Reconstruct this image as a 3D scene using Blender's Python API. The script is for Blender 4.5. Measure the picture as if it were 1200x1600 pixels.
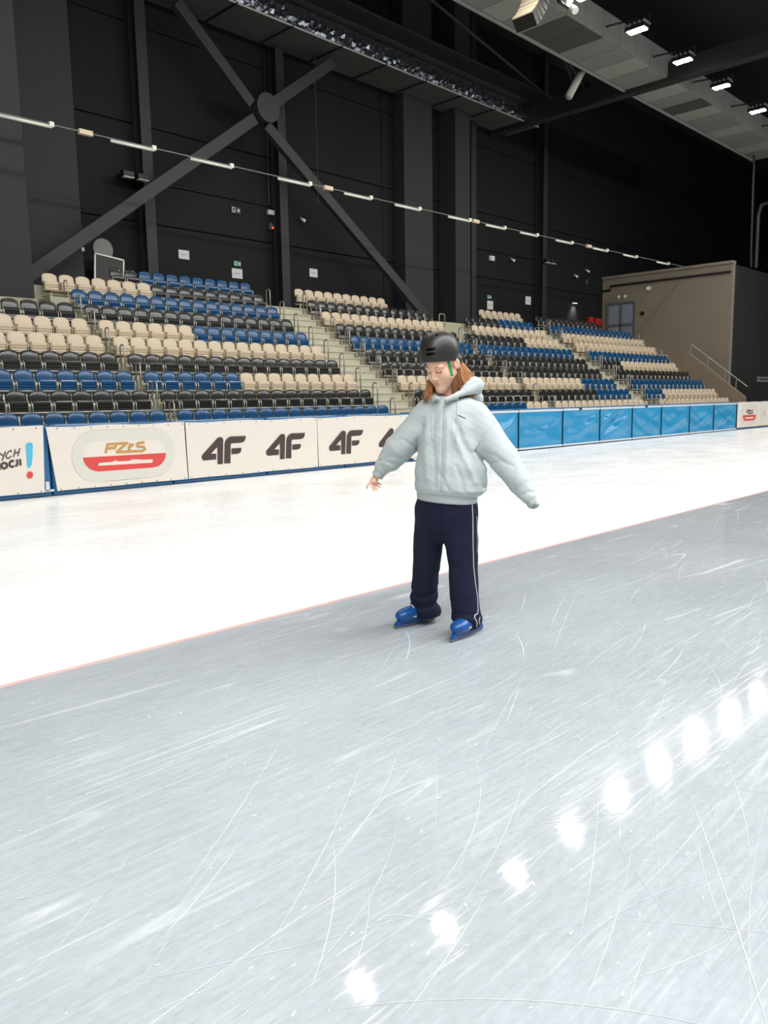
import bpy, math, random
import numpy as np
from mathutils import Vector, Matrix
from mathutils.bvhtree import BVHTree

random.seed(7); rng = np.random.RandomState(7)
for o in list(bpy.data.objects): bpy.data.objects.remove(o)
SC = bpy.context.scene
COL = SC.collection

# ------------------------------------------------------------------ camera
# world: X runs along the barrier, Y towards the stands, Z up, ice at z = 0
YAW, PITCH, ROLL, FPX, CAMH = 0.776557355, 0.139146484, -0.0163333197, 1243.474, 1.4
fw = np.array([math.cos(YAW) * math.cos(PITCH), math.sin(YAW) * math.cos(PITCH), -math.sin(PITCH)])
r0 = np.array([math.sin(YAW), -math.cos(YAW), 0.0]); u0 = np.cross(r0, fw)
rr = math.cos(ROLL) * r0 + math.sin(ROLL) * u0; uu = -math.sin(ROLL) * r0 + math.cos(ROLL) * u0
cd = bpy.data.cameras.new('camera'); cam = bpy.data.objects.new('camera', cd); COL.objects.link(cam)
cd.sensor_fit = 'VERTICAL'; cd.sensor_height = 32.0; cd.lens = FPX / 1600 * 32; cd.clip_end = 300
M = Matrix.Identity(4)
for i in range(3):
    M[i][0] = rr[i]; M[i][1] = uu[i]; M[i][2] = -fw[i]
M[2][3] = CAMH
cam.matrix_world = M
SC.camera = cam

# ------------------------------------------------------------------ world, exposure, hall lamps
W = bpy.data.worlds.new('world'); SC.world = W; W.use_nodes = True
W.node_tree.nodes['Background'].inputs[0].default_value = (0.8, 0.9, 1.0, 1)
W.node_tree.nodes['Background'].inputs[1].default_value = 0.03
SC.view_settings.view_transform = 'Standard'; SC.view_settings.look = 'None'
SC.view_settings.exposure = 0.0; SC.view_settings.gamma = 1.0; SC.view_settings.use_curve_mapping = False
LAMP_W = 105.0            # each floodlight of the row over the barrier
def area(name, loc, sx, sy, power, color=(1, .96, .9), rot=(0, 0, 0), spread=math.pi, parent=None):
    l = bpy.data.lights.new(name, 'AREA'); l.shape = 'RECTANGLE'; l.size = sx; l.size_y = sy
    l.energy = power; l.color = color; l.spread = spread
    o = bpy.data.objects.new(name, l); COL.objects.link(o); o.location = loc; o.rotation_euler = rot
    if parent: o.parent = parent
    return o
# the hall's other rows of lamps, above and behind the photographer
area('infield_lamp_row', (12, -2.5, 12.4), 60, 0.7, 7100, (.97, .985, 1.0), rot=(math.radians(12), 0, 0))
area('infield_lamp_row', (12, -9.0, 12.4), 60, 0.7, 4600, (.97, .985, 1.0), rot=(math.radians(8), 0, 0))

# ------------------------------------------------------------------ helpers
def lin(c):
    return tuple(((v / 255) / 12.92 if v / 255 <= .04045 else ((v / 255 + .055) / 1.055) ** 2.4) for v in c)
def mat(name, rgb, rough=.6, metal=0., vary=.12, scale=8., bump=0., bscale=40., emit=None, estr=0., stretch=(1, 1, 1), sss=0., spec=.5, coat=0.):
    m = bpy.data.materials.new(name); m.use_nodes = True; nt = m.node_tree; N = nt.nodes; L = nt.links
    b = N['Principled BSDF']; c = lin(rgb)
    b.inputs['Roughness'].default_value = rough; b.inputs['Metallic'].default_value = metal
    b.inputs['Specular IOR Level'].default_value = spec
    if coat: b.inputs['Coat Weight'].default_value = coat; b.inputs['Coat Roughness'].default_value = .08
    if sss:
        b.inputs['Subsurface Weight'].default_value = sss; b.inputs['Subsurface Radius'].default_value = (.012, .005, .003)
        b.inputs['Subsurface Scale'].default_value = 1.0
    tc = N.new('ShaderNodeTexCoord'); mp = N.new('ShaderNodeMapping'); mp.inputs['Scale'].default_value = stretch
    L.new(tc.outputs['Object'], mp.inputs['Vector'])
    n = N.new('ShaderNodeTexNoise'); n.inputs['Scale'].default_value = scale; n.inputs['Detail'].default_value = 4
    L.new(mp.outputs[0], n.inputs['Vector'])
    mx = N.new('ShaderNodeMix'); mx.data_type = 'RGBA'
    mx.inputs[6].default_value = tuple(v * (1 - vary) for v in c) + (1,)
    mx.inputs[7].default_value = tuple(min(1, v * (1 + vary)) for v in c) + (1,)
    L.new(n.outputs['Fac'], mx.inputs[0]); L.new(mx.outputs[2], b.inputs['Base Color'])
    if bump:
        n2 = N.new('ShaderNodeTexNoise'); n2.inputs['Scale'].default_value = bscale; n2.inputs['Detail'].default_value = 3
        L.new(mp.outputs[0], n2.inputs['Vector'])
        bp = N.new('ShaderNodeBump'); bp.inputs['Strength'].default_value = bump; bp.inputs['Distance'].default_value = .02
        L.new(n2.outputs['Fac'], bp.inputs['Height']); L.new(bp.outputs[0], b.inputs['Normal'])
    if emit:
        b.inputs['Emission Color'].default_value = lin(emit) + (1,); b.inputs['Emission Strength'].default_value = estr
    return m

class MB:
    def __init__(s): s.v = []; s.f = []; s.mi = []; s.cur = 0
    def add(s, vs, fs):
        k = len(s.v); s.v += [tuple(map(float, p)) for p in vs]; s.f += [tuple(i + k for i in f) for f in fs]; s.mi += [s.cur] * len(fs); return s
    def box(s, lo, hi, rot=None, piv=None):
        (x0, y0, z0), (x1, y1, z1) = lo, hi
        vs = [(x0, y0, z0), (x1, y0, z0), (x1, y1, z0), (x0, y1, z0), (x0, y0, z1), (x1, y0, z1), (x1, y1, z1), (x0, y1, z1)]
        if rot is not None:
            p = Vector(piv) if piv is not None else (Vector(lo) + Vector(hi)) / 2
            vs = [tuple(rot @ (Vector(q) - p) + p) for q in vs]
        return s.add(vs, [(0, 3, 2, 1), (4, 5, 6, 7), (0, 1, 5, 4), (1, 2, 6, 5), (2, 3, 7, 6), (3, 0, 4, 7)])
    def bevbox(s, lo, hi, b):
        # box with chamfered vertical/horizontal rims on all edges seen from -Y
        (x0, y0, z0), (x1, y1, z1) = lo, hi
        r1 = [(x0, y1, z0), (x1, y1, z0), (x1, y1, z1), (x0, y1, z1)]
        r2 = [(x0, y0 + b, z0), (x1, y0 + b, z0), (x1, y0 + b, z1), (x0, y0 + b, z1)]
        r3 = [(x0 + b, y0, z0 + b), (x1 - b, y0, z0 + b), (x1 - b, y0, z1 - b), (x0 + b, y0, z1 - b)]
        fs = [(8, 9, 10, 11), (3, 2, 1, 0)]
        for k in (0, 4):
            for i in range(4):
                j = (i + 1) % 4; fs.append((k + i, k + j, k + 4 + j, k + 4 + i))
        return s.add(r1 + r2 + r3, fs)
    def tube(s, pts, r, n=8, cap=True):
        P = [Vector(p) for p in pts]; R = r if isinstance(r, (list, tuple)) else [r] * len(P)
        vs = []; up = None
        for i, p in enumerate(P):
            t = (P[min(i + 1, len(P) - 1)] - P[max(i - 1, 0)]).normalized()
            if up is None:
                up = Vector((0, 0, 1)) if abs(t.z) < .9 else Vector((1, 0, 0))
            a = t.cross(up)
            if a.length < 1e-5: a = t.orthogonal()
            a.normalize(); bb = t.cross(a).normalized(); up = -bb if True else up
            for k in range(n):
                w = 2 * math.pi * k / n; q = p + (a * math.cos(w) + bb * math.sin(w)) * R[i]; vs.append(tuple(q))
        fs = []
        for i in range(len(P) - 1):
            for k in range(n):
                j = (k + 1) % n; fs.append((i * n + k, (i + 1) * n + k, (i + 1) * n + j, i * n + j))
        if cap: fs.append(tuple(range(n))); fs.append(tuple((len(P) - 1) * n + k for k in reversed(range(n))))
        return s.add(vs, fs)
    def disc(s, c, r, axis, h, n=20):
        return s.tube([Vector(c) - Vector(axis) * h / 2, Vector(c) + Vector(axis) * h / 2], r, n)
    def prism(s, poly, y0, y1):
        # polygon in (x, z), extruded along y
        n = len(poly); vs = [(x, y0, z) for x, z in poly] + [(x, y1, z) for x, z in poly]
        fs = [tuple(range(n)), tuple(reversed(range(n, 2 * n)))] + [(i, n + i, n + (i + 1) % n, (i + 1) % n) for i in range(n)]
        return s.add(vs, fs)
    def stroke(s, pts, w, y):
        # flat lettering stroke on a wall facing -Y
        s.yo = getattr(s, 'yo', 0)
        for (xa, za), (xb, zb) in zip(pts[:-1], pts[1:]):
            s.yo += .00012
            d = math.hypot(xb - xa, zb - za) or 1e-6; nx, nz = -(zb - za) / d * w / 2, (xb - xa) / d * w / 2
            s.add([(xa + nx, y - s.yo, za + nz), (xa - nx, y - s.yo, za - nz), (xb - nx, y - s.yo, zb - nz), (xb + nx, y - s.yo, zb + nz)], [(0, 1, 2, 3)])
        for i, (xa, za) in enumerate(pts[1:-1]):
            s.yo += .00012
            s.add([(xa + math.cos(k * math.pi / 4) * w / 2, y - s.yo, za + math.sin(k * math.pi / 4) * w / 2) for k in range(8)], [tuple(range(8))])
        return s
    def poly(s, pts, y):
        return s.add([(x, y, z) for x, z in pts], [tuple(range(len(pts)))])
    def mesh(s, name, mats, smooth=False):
        me = bpy.data.meshes.new(name); me.from_pydata(s.v, [], s.f)
        for m in (mats if isinstance(mats, (list, tuple)) else [mats]): me.materials.append(m)
        if any(s.mi): me.polygons.foreach_set('material_index', s.mi)
        if smooth: me.polygons.foreach_set('use_smooth', [True] * len(me.polygons))
        me.update(); return me
    def build(s, name, mats, parent=None, smooth=False, loc=None):
        return put(name, s.mesh(name, mats, smooth), parent, loc)
def put(name, me, parent=None, loc=None):
    o = bpy.data.objects.new(name, me); COL.objects.link(o)
    if parent: o.parent = parent
    if loc is not None: o.location = loc
    return o
def empty(name, loc, rz=0., label=None, cat=None, group=None):
    o = bpy.data.objects.new(name, None); COL.objects.link(o); o.location = loc; o.rotation_euler = (0, 0, rz)
    o.empty_display_size = .1; return tag(o, label, cat, group)
def tag(o, label=None, cat=None, group=None, kind=None):
    if label: o['label'] = label
    if cat: o['category'] = cat
    if group: o['group'] = group
    if kind: o['kind'] = kind
    return o
def struct(o, label=None):
    o['kind'] = 'structure'
    if label: o['label'] = label
    return o
ORD = ['zeroth', 'first', 'second', 'third', 'fourth', 'fifth', 'sixth', 'seventh', 'eighth', 'ninth', 'tenth', 'eleventh', 'twelfth',
       'thirteenth', 'fourteenth', 'fifteenth', 'sixteenth', 'seventeenth', 'eighteenth', 'nineteenth', 'twentieth']
def project(p):
    d = np.array(p, float) - np.array([0, 0, CAMH]); z = d @ fw
    return (600 + FPX * (d @ rr) / z, 800 - FPX * (d @ uu) / z, z)

# ------------------------------------------------------------------ materials
m_black = mat('black_wall_paint', (19, 20, 21), .7, spec=.25, vary=.15, scale=.6, bump=.25, bscale=3., stretch=(.15, 1, 10))
m_pillar = mat('charcoal_paint', (40, 40, 43), .75, vary=.1, scale=1.)
m_brace = mat('dark_grey_steel', (46, 46, 48), .6, vary=.1)
m_beam = mat('dark_steel', (32, 33, 34), .6, vary=.15)
m_ceil = mat('black_roof_deck', (26, 26, 28), .9, vary=.2, scale=1)
m_conc = mat('pale_concrete', (172, 167, 145), .85, vary=.1, scale=2.5, bump=.15, bscale=30)
m_step = mat('stair_concrete', (192, 187, 165), .85, vary=.08, scale=3, bump=.1, bscale=30)
m_cream_wall = mat('taupe_render', (128, 118, 104), .9, vary=.08, scale=1.2, bump=.1, bscale=60)
m_para = mat('parapet_render', (128, 115, 98), .9, vary=.08, scale=2)
m_dark_block = mat('dark_cladding', (30, 29, 29), .7, vary=.12, scale=1)
m_chrome = mat('brushed_chrome', (205, 203, 196), .4, .5, vary=.08)
m_rail = mat('dull_rail_steel', (170, 166, 154), .4, .6, vary=.08)
m_white = mat('white_plastic', (225, 222, 212), .5)
m_dark = mat('black_plastic', (22, 22, 22), .5)
m_grille_w = mat('pale_speaker_grille', (120, 114, 98), .7, vary=.1)
m_grey = mat('grey_panel', (118, 121, 114), .7, vary=.1, scale=2)
m_grey2 = mat('grey_panel_light', (140, 141, 134), .7, vary=.1, scale=2)
m_grille = mat('dark_grille', (66, 66, 62), .7, vary=.2, scale=30)
m_foil = mat('crumpled_foil', (205, 206, 214), .26, 1.0, vary=.25, scale=6, bump=.6, bscale=14)
m_foil_d = mat('dull_duct_bottom', (78, 78, 76), .6, .2, vary=.25, scale=3, bump=.3, bscale=10)
m_glow = mat('lamp_lens', (255, 250, 235), .4, emit=(255, 246, 225), estr=60)
m_seat = {
    'cream': mat('cream_seat_plastic', (208, 190, 163), .42, vary=.05, scale=5),
    'blue': mat('blue_seat_plastic', (13, 70, 112), .24, vary=.08, scale=5),
    'dark': mat('charcoal_seat_plastic', (44, 43, 40), .2, vary=.1, scale=5)}
m_blue_pad = mat('blue_vinyl', (44, 138, 182), .34, vary=.1, scale=3, bump=.25, bscale=8)
m_blue_dk = mat('blue_foam_block', (44, 104, 150), .5, vary=.15, scale=4)
m_strip = mat('worn_white_strip', (196, 206, 214), .6, vary=.12, scale=14)
m_banner = mat('white_banner_vinyl', (218, 210, 198), .65, vary=.03, scale=2., bump=.12, bscale=2.5)
m_ban_grey = mat('banner_grey_print', (206, 203, 193), .65, vary=.03)
m_ban_red = mat('banner_red_print', (207, 70, 66), .65, vary=.06)
m_ban_gold = mat('banner_gold_print', (188, 142, 78), .65, vary=.05)
m_ban_dark = mat('banner_dark_print', (66, 50, 48), .6, vary=.12, scale=14)
m_ban_cyan = mat('banner_cyan_print', (70, 176, 208), .65, vary=.05)
m_paper = mat('white_notice', (206, 205, 204), .7, vary=.04)
m_green = mat('exit_sign_green', (60, 130, 95), .6, vary=.1)
m_redbox = mat('fire_box_red', (170, 22, 34), .45)
m_glass = mat('grey_door_glass', (128, 134, 150), .2, vary=.08, scale=2)
m_frame = mat('grey_door_frame', (92, 92, 96), .5)

# ice -------------------------------------------------------------
def ice_material(name, base, streak, flecks, rough, spec=.5):
    m = bpy.data.materials.new(name); m.use_nodes = True; nt = m.node_tree; N = nt.nodes; L = nt.links
    b = N['Principled BSDF']; b.inputs['IOR'].default_value = 1.31; b.inputs['Specular IOR Level'].default_value = spec
    tc = N.new('ShaderNodeTexCoord')
    def noise(scale, rot, st, det=4, dist=0.):
        mp = N.new('ShaderNodeMapping'); mp.inputs['Rotation'].default_value = (0, 0, rot); mp.inputs['Scale'].default_value = st
        L.new(tc.outputs['Object'], mp.inputs['Vector'])
        n = N.new('ShaderNodeTexNoise'); n.inputs['Scale'].default_value = scale; n.inputs['Detail'].default_value = det; n.inputs['Distortion'].default_value = dist
        L.new(mp.outputs[0], n.inputs['Vector']); return n.outputs['Fac']
    def ramp(src, a, b_, lo=0., hi=1.):
        r = N.new('ShaderNodeMapRange'); r.inputs[1].default_value = a; r.inputs[2].default_value = b_; r.inputs[3].default_value = lo; r.inputs[4].default_value = hi
        L.new(src, r.inputs[0]); return r.outputs[0]
    def mth(op, a, b_):
        x = N.new('ShaderNodeMath'); x.operation = op
        for i, q in enumerate((a, b_)):
            if isinstance(q, (int, float)): x.inputs[i].default_value = q
            else: L.new(q, x.inputs[i])
        return x.outputs[0]
    def lines(scale, rot, st, w, mscale):
        n = noise(scale, rot, st, 1.5); d = mth('ABSOLUTE', mth('SUBTRACT', n, .5), 0)
        ln = ramp(d, 0, w, 1, 0); return mth('MULTIPLY', ln, ramp(noise(mscale, 0, (1, 1, 1), 2), .48, .62))
    cloud = noise(.7, 0, (1, 1.6, 1), 6); fine = noise(26, .12, (.22, 1.4, 1), 5); grain = noise(60, -.2, (.5, 1, 1), 4)
    v = mth('ADD', ramp(cloud, .3, .7, -.07, .07), mth('ADD', ramp(fine, .3, .7, -.06, .06), ramp(grain, .3, .7, -.055, .055)))
    scr = lines(1.3, .06, (.06, 1.0, 1), .0035, 1.3)
    for a in ((1.4, .3, (.06, 1, 1), .003, 1.1), (1.6, -.25, (.06, 1, 1), .003, .9), (2.4, .15, (.05, 1.2, 1), .005, 1.7)):
        scr = mth('MAXIMUM', scr, lines(*a))
    fl = ramp(noise(30, .2, (.5, 1.3, 1), 2), .735, .77); scr = mth('MAXIMUM', scr, mth('MULTIPLY', fl, flecks))
    fs = ramp(noise(45, .16, (.06, 1.5, 1), 4), .55, .8, 0, .7); scr = mth('MAXIMUM', scr, fs)
    g = N.new('ShaderNodeMix'); g.data_type = 'RGBA'; g.inputs[6].default_value = lin(base) + (1,); g.inputs[7].default_value = (.86, .88, .9, 1)
    L.new(mth('MULTIPLY', scr, streak), g.inputs[0])
    hv = N.new('ShaderNodeHueSaturation'); L.new(g.outputs[2], hv.inputs['Color']); L.new(mth('ADD', v, 1.0), hv.inputs['Value'])
    L.new(hv.outputs[0], b.inputs['Base Color'])
    L.new(mth('ADD', mth('MULTIPLY', scr, .3), ramp(cloud, .3, .7, rough - .02, rough + .04)), b.inputs['Roughness'])
    bp = N.new('ShaderNodeBump'); bp.inputs['Strength'].default_value = .05; bp.inputs['Distance'].default_value = .003
    L.new(mth('SUBTRACT', fine, mth('MULTIPLY', scr, .5)), bp.inputs['Height']); L.new(bp.outputs[0], b.inputs['Normal'])
    return m
m_ice_in = ice_material('infield_ice', (172, 177, 180), .28, .9, .055, .36)
m_ice_out = ice_material('white_track_ice', (252, 251, 248), .1, .2, .26, .3)
m_redline = mat('red_line_under_ice', (226, 186, 180), .25, vary=.15, scale=3)
m_scratch = [mat('faint_scratch', (204, 208, 211), .5, vary=.03), mat('bright_scratch', (226, 230, 232), .6, vary=.03)]

# ------------------------------------------------------------------ setting: ice, walls, roof
YB, YR = 12.30, 4.10
ice_in = MB().box((-14, -16, -.2), (70, YR - .022, 0)).build('floor', m_ice_in); struct(ice_in, 'grey blue scratched infield ice in front of the red line')
ice_out = MB().box((-14, YR + .022, -.2), (70, 13.5, 0)).build('floor', m_ice_out); struct(ice_out, 'bright white track ice between red line and boards')
struct(MB().box((-14, YR - .022, -.2), (70, YR + .022, 0.0)).build('trim_1', m_redline), 'faint red line frozen into the ice')
wb = MB().box((-6, 21.5, 0), (62, 21.9, 16.5)).build('wall_back', m_black); struct(wb, 'black panelled back wall above the stands')
edges_x = [-6, 3.2, 10.1, 12.2, 17.0, 22.0, 27.0, 32.15, 37.2, 42.2, 47, 52, 57, 62]; edges_z = [3.9, 6.55, 9.2, 11.85, 14.5, 16.4]
for xa, xb in zip(edges_x[:-1], edges_x[1:]):
    for za, zb in zip(edges_z[:-1], edges_z[1:]):
        MB().bevbox((xa + .012, 21.44, za + .012), (xb - .012, 21.5, zb - .012), .012).build('panel', m_black, wb)
struct(MB().box((62, -16, 0), (62.4, 21.9, 16.5)).build('wall_end', m_dark_block), 'far dark end wall of the hall')
struct(MB().box((-14, -16, 16.5), (62.4, 21.9, 16.8)).build('ceiling', m_ceil), 'black roof deck high over the rink')
struct(MB().box((38.2, 14.85, 0), (38.5, 21.5, 7.4)).build('wall_side', m_cream_wall), 'taupe side wall beyond the last stand')
wr = MB().box((38.5, 14.85, 0), (61.9, 15.15, 7.35)).build('wall_right', m_dark_block); struct(wr, 'dark cladding right of the taupe wall')
for i in range(10):
    MB().bevbox((38.52 + i * 2.3, 14.81, .05), (38.52 + i * 2.3 + 2.27, 14.85, 7.32), .01).build('panel', m_dark_block, wr)
for n, (lo, hi, lab) in enumerate([((6.2, 18.6, 3.4), (7.75, 21.43, 16.4), 'wide charcoal pillar left of the top cream seats'),
                                   ((8.2, 20.9, 4.19), (10.08, 21.43, 16.4), 'pale charcoal boxed panel behind the steel brace end'),
                                   ((22.63, 20.9, 4.19), (24.22, 21.43, 16.4), 'broad charcoal pillar behind the middle stand'),
                                   ((25.24, 20.6, 4.19), (26.16, 21.43, 16.4), 'narrow charcoal pillar beside the middle stand')]):
    struct(MB().bevbox(lo, hi, .01).build('pillar', m_pillar), lab)
for x in (12.18, 17.0, 26.9, 32.15):
    mb = MB(); mb.box((x - .16, 21.0, 4.19), (x + .16, 21.03, 16.4)); mb.box((x - .16, 21.38, 4.19), (x + .16, 21.43, 16.4)); mb.box((x - .02, 21.03, 4.19), (x + .02, 21.38, 16.4))
    struct(mb.build('column', m_beam), {12.18: 'black steel column left of the notices', 17.0: 'black steel column at the top of the wide stairs',
                                        26.9: 'black steel column right of the narrow pillar', 32.15: 'black steel column near the last stand'}[x])

# grandstand -------------------------------------------------------
SY = lambda k: 14.0 + .617 * (k - 1)
FZ = lambda k: .607 + .398 * (k - 1)
PIT = .4028
gs = struct(empty('grandstand', (0, 0, 0)), 'pale concrete grandstand of ten terraces behind the boards')
for k in range(1, 11):
    y0 = SY(k) - .5; y1 = SY(k + 1) - .5 if k < 10 else 21.4
    xe = 36.45 if k <= 5 else 38.19
    MB().box((-4, y0, 0 if k == 1 else FZ(k) - .42), (xe, y1 + .02, FZ(k))).build('terrace', m_conc, gs)
AISLE = {1: (8.24, 8.49), 2: (14.53, 16.1), 3: (21.78, 22.12), 4: (28.2, 29.38)}
for a, (xa, xb) in AISLE.items():
    for k in range(1, 10):
        if a == 1 and k > 7 or a == 3 and k > 7: continue
        y1 = SY(k + 1) - .5
        m_ = MB(); m_.box((xa, y1 - .285, FZ(k)), (xb, y1, FZ(k) + .165)); m_.box((xa, y1 - .31, FZ(k) + .17), (xb, y1, FZ(k) + .199)); m_.build('step', m_step, gs)
        if a in (2, 4): m_ = MB(); m_.box((xa, y1 - .012, FZ(k) + .199), (xb, y1 + .3, FZ(k + 1) - .03)); m_.box((xa, y1 - .035, FZ(k + 1) - .025), (xb, y1 + .311, FZ(k + 1) + .006)); m_.build('step', m_step, gs)
MB().box((7.76, SY(8) - .5, 2.9), (8.2, 20.8, FZ(9))).build('kerb_wall', m_conc, gs)
# parapet at the far end of the stand, with its handrail
pw = MB()
prof = [(16.68, 0), (16.68, 3.33), (16.0, 3.33), (13.42, 1.3), (13.42, 0)]
pw.add([(36.46, y, z) for y, z in prof] + [(36.66, y, z) for y, z in prof], [(0, 1, 2, 3, 4), (9, 8, 7, 6, 5)] + [(i, 5 + i, 5 + (i + 1) % 5, (i + 1) % 5) for i in range(5)])
MB.build(pw, 'parapet', m_para, gs)
rl = MB(); rl.tube([(36.95, 16.2, 3.3), (36.95, 16.1, 3.75), (36.95, 13.5, 1.75)], .025); rl.tube([(36.95, 14.0, 1.5), (36.95, 14.0, 2.1)], .02)
for yy in (14.5, 15.3): rl.tube([(36.95, yy, 1.7), (36.95, yy, 1.75 + (yy - 13.5) * .769)], .015)
tag(rl.build('stair_handrail', m_rail), 'thin steel handrail sloping down behind the end parapet', 'handrail')
MB().box((36.66, 13.5, 0), (38.19, 17.1, .9)).build('terrace', m_conc, gs)

# seats --------------------------------------------------------------
def seat_meshes():
    b = MB(); nx, nz = 8, 7; w = .178; pts = []
    for lay in (0, 1):
        for j in range(nz + 1):
            z = .44 + .24 * j / nz
            for i in range(nx + 1):
                u = -1 + 2 * i / nx
                zz = (z - .56) / .12
                ww = w if zz <= 0 else w * (1 - (1 - math.sqrt(max(0, 1 - min(1, zz) ** 2.6))) * .38)
                crown = -.014 * u * u * max(0, zz)
                y = .0 - .03 * (z - .4) / .28 * -1 - .012 * (1 - u * u) + (.03 if lay else 0) - (.012 * max(0, zz) ** 2 * (0 if lay else -1))
                pts.append((u * ww, y, z + crown))
    S = (nx + 1) * (nz + 1); fs = []
    for j in range(nz):
        for i in range(nx):
            a = j * (nx + 1) + i; fs.append((a, a + 1, a + nx + 2, a + nx + 1)); fs.append((S + a + nx + 1, S + a + nx + 2, S + a + 1, S + a))
    rim = [i for i in range(nx + 1)] + [(j + 1) * (nx + 1) - 1 for j in range(1, nz + 1)] + [nz * (nx + 1) + i for i in reversed(range(nx))] + [j * (nx + 1) for j in reversed(range(1, nz))]
    for q, r in zip(rim, rim[1:] + rim[:1]): fs.append((q, S + q, S + r, r))
    b.add(pts, fs)
    p = MB(); prof = [(-.02, .285), (-.075, .288), (-.1, .30), (-.096, .338), (-.082, .345), (-.1, .352), (-.104, .395), (-.088, .402), (-.104, .41), (-.102, .46), (-.085, .482), (-.03, .485)]
    n = len(prof); vs = []
    for s_, ins in ((-.155, .012), (-.148, 0), (.148, 0), (.155, .012)):
        for (y, z) in prof: vs.append((s_, y + ins, z * (1 - ins) + ins * .37))
    fs = [tuple(range(n)), tuple(3 * n + i for i in reversed(range(n)))]
    for c in range(3):
        for i in range(n):
            j = (i + 1) % n; fs.append((c * n + i, (c + 1) * n + i, (c + 1) * n + j, c * n + j))
    p.add(vs, fs)
    f = MB()
    for s_ in (-1, 1):
        f.tube([(s_ * .165, .0, .475), (s_ * .174, -.08, .455), (s_ * .174, -.108, .42), (s_ * .172, -.108, .28), (s_ * .165, -.02, .26)], .009, 6)
    f.tube([(-.2, -.1, .278), (.2, -.1, .278)], .012, 6)
    f.tube([(-.2, -.02, .2), (.2, -.02, .2)], .012, 6)
    f.box((-.02, -.03, .0), (.02, .0, .24))
    return b, p, f
sb, sp, sf = seat_meshes()
SEAT_ME = {}
for c in m_seat:
    SEAT_ME[c] = (sb.mesh('seat_back_' + c, m_seat[c], True), sp.mesh('seat_pan_' + c, m_seat[c], False), sf.mesh('seat_frame_' + c, m_chrome if c != 'cream' else m_seat['cream'], True))
seats = []   # (x, row, colour, label)
def colour_B(k, n):
    return {1: 'blue', 2: 'dark', 3: 'blue' if n <= -9 else 'cream', 4: 'dark', 5: 'cream', 6: 'cream' if n <= -9 else 'blue', 7: 'dark', 8: 'blue', 9: 'cream' if n <= -9 else 'dark', 10: 'dark' if n <= -9 else 'blue'}[k]
ROWNAME = {1: 'front row', 10: 'top row'}
rown = lambda k: ROWNAME.get(k, ORD[k] + ' row')
for k in range(1, 8):
    for n in range(0, 10):
        x = 8.05 - n * PIT
        if project((x + .17, SY(k), FZ(k) + .4))[0] < 4: continue
        c = {1: 'blue', 2: 'dark', 3: 'blue', 4: 'dark', 5: 'cream', 6: 'cream', 7: 'dark'}[k]
        seats.append((x, k, c, f'{ORD[n + 1]} seat left of the narrow stairs, {rown(k)}, leftmost block'))
for k in range(1, 11):
    n0 = {9: -15, 10: -10}.get(k, -14)
    for n in range(n0, 1):
        seats.append((14.31 + n * PIT, k, colour_B(k, n), f'{ORD[1 - n]} seat left of the wide stairs, {rown(k)}'))
    for m in range(0, 10 if k == 10 else 14):
        c = {1: 'cream' if m >= 11 else 'blue', 2: 'dark', 3: 'cream', 4: 'dark', 5: 'dark', 6: 'blue', 7: 'dark', 8: 'cream', 9: 'dark', 10: 'cream'}[k]
        seats.append((16.33 + m * PIT, k, c, f'{ORD[m + 1]} seat right of the wide stairs, {rown(k)}'))
    for m in range({8: 3, 9: 4, 10: 8}.get(k, 0), 15):
        c = {1: 'cream', 2: 'dark' if m <= 8 else 'blue', 3: 'cream' if m <= 8 else 'blue', 4: 'dark', 5: 'dark', 6: 'blue', 7: 'dark' if m <= 8 else 'cream', 8: 'cream', 9: 'dark' if m <= 8 else 'blue', 10: 'cream'}[k]
        seats.append((22.35 + m * .4045, k, c, f'{ORD[m + 1]} seat of the {rown(k)} in block behind the blue pads'))
    for m in range(0, {10: 13, 6: 18, 7: 18, 8: 18, 9: 18}.get(k, 17)):
        c = {1: 'cream', 2: 'blue' if m <= 3 else 'cream', 3: 'blue', 4: 'dark', 5: 'dark' if m <= 3 else 'cream', 6: 'blue', 7: 'cream', 8: 'cream', 9: 'blue', 10: 'dark'}[k]
        seats.append((29.62 + m * .4028 - .02 * max(0, k - 4), k, c, f'{ORD[m + 1]} seat of the {rown(k)} in the last block'))
def hidden(x, k):
    px, py, _ = project((x, SY(k), FZ(k) + .47))
    return (656 < px < 717 and py > 522) or (652 < px < 758 and py > 603) or (704 < px < 722 and 540 < py < 610)
order = sorted(range(len(seats)), key=lambda i: (hidden(seats[i][0], seats[i][1]), project((seats[i][0], SY(seats[i][1]), FZ(seats[i][1])))[2]))
single = set(order[:300]); CN = {'cream': 'cream', 'blue': 'blue', 'dark': 'charcoal'}
jit = lambda: random.uniform(-.01, .01)
bulk = MB(); bulkmats = [m_seat['cream'], m_seat['blue'], m_seat['dark'], m_chrome]
for i, (x, k, c, lab) in enumerate(seats):
    loc = (x, SY(k), FZ(k))
    if i in single:
        t = empty('stadium_seat', loc, jit(), f'{CN[c]} tip-up seat, {lab}', 'seat', 'tip-up seats of the stands')
        put('seat_back', SEAT_ME[c][0], t); put('seat_pan', SEAT_ME[c][1], t); put('seat_frame', SEAT_ME[c][2], t)
    else:
        ci = ['cream', 'blue', 'dark'].index(c)
        for src, mi in ((sb, ci), (sp, ci), (sf, 0 if c == 'cream' else 3)):
            bulk.cur = mi; bulk.add([(a + loc[0], b_ + loc[1], d + loc[2]) for a, b_, d in src.v], src.f)
bo = bulk.build('stadium_seat', bulkmats, None, True)
tag(bo, 'smaller cream, blue and charcoal tip-up seats of the far stands', 'seat', 'tip-up seats of the stands', 'stuff')

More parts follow.
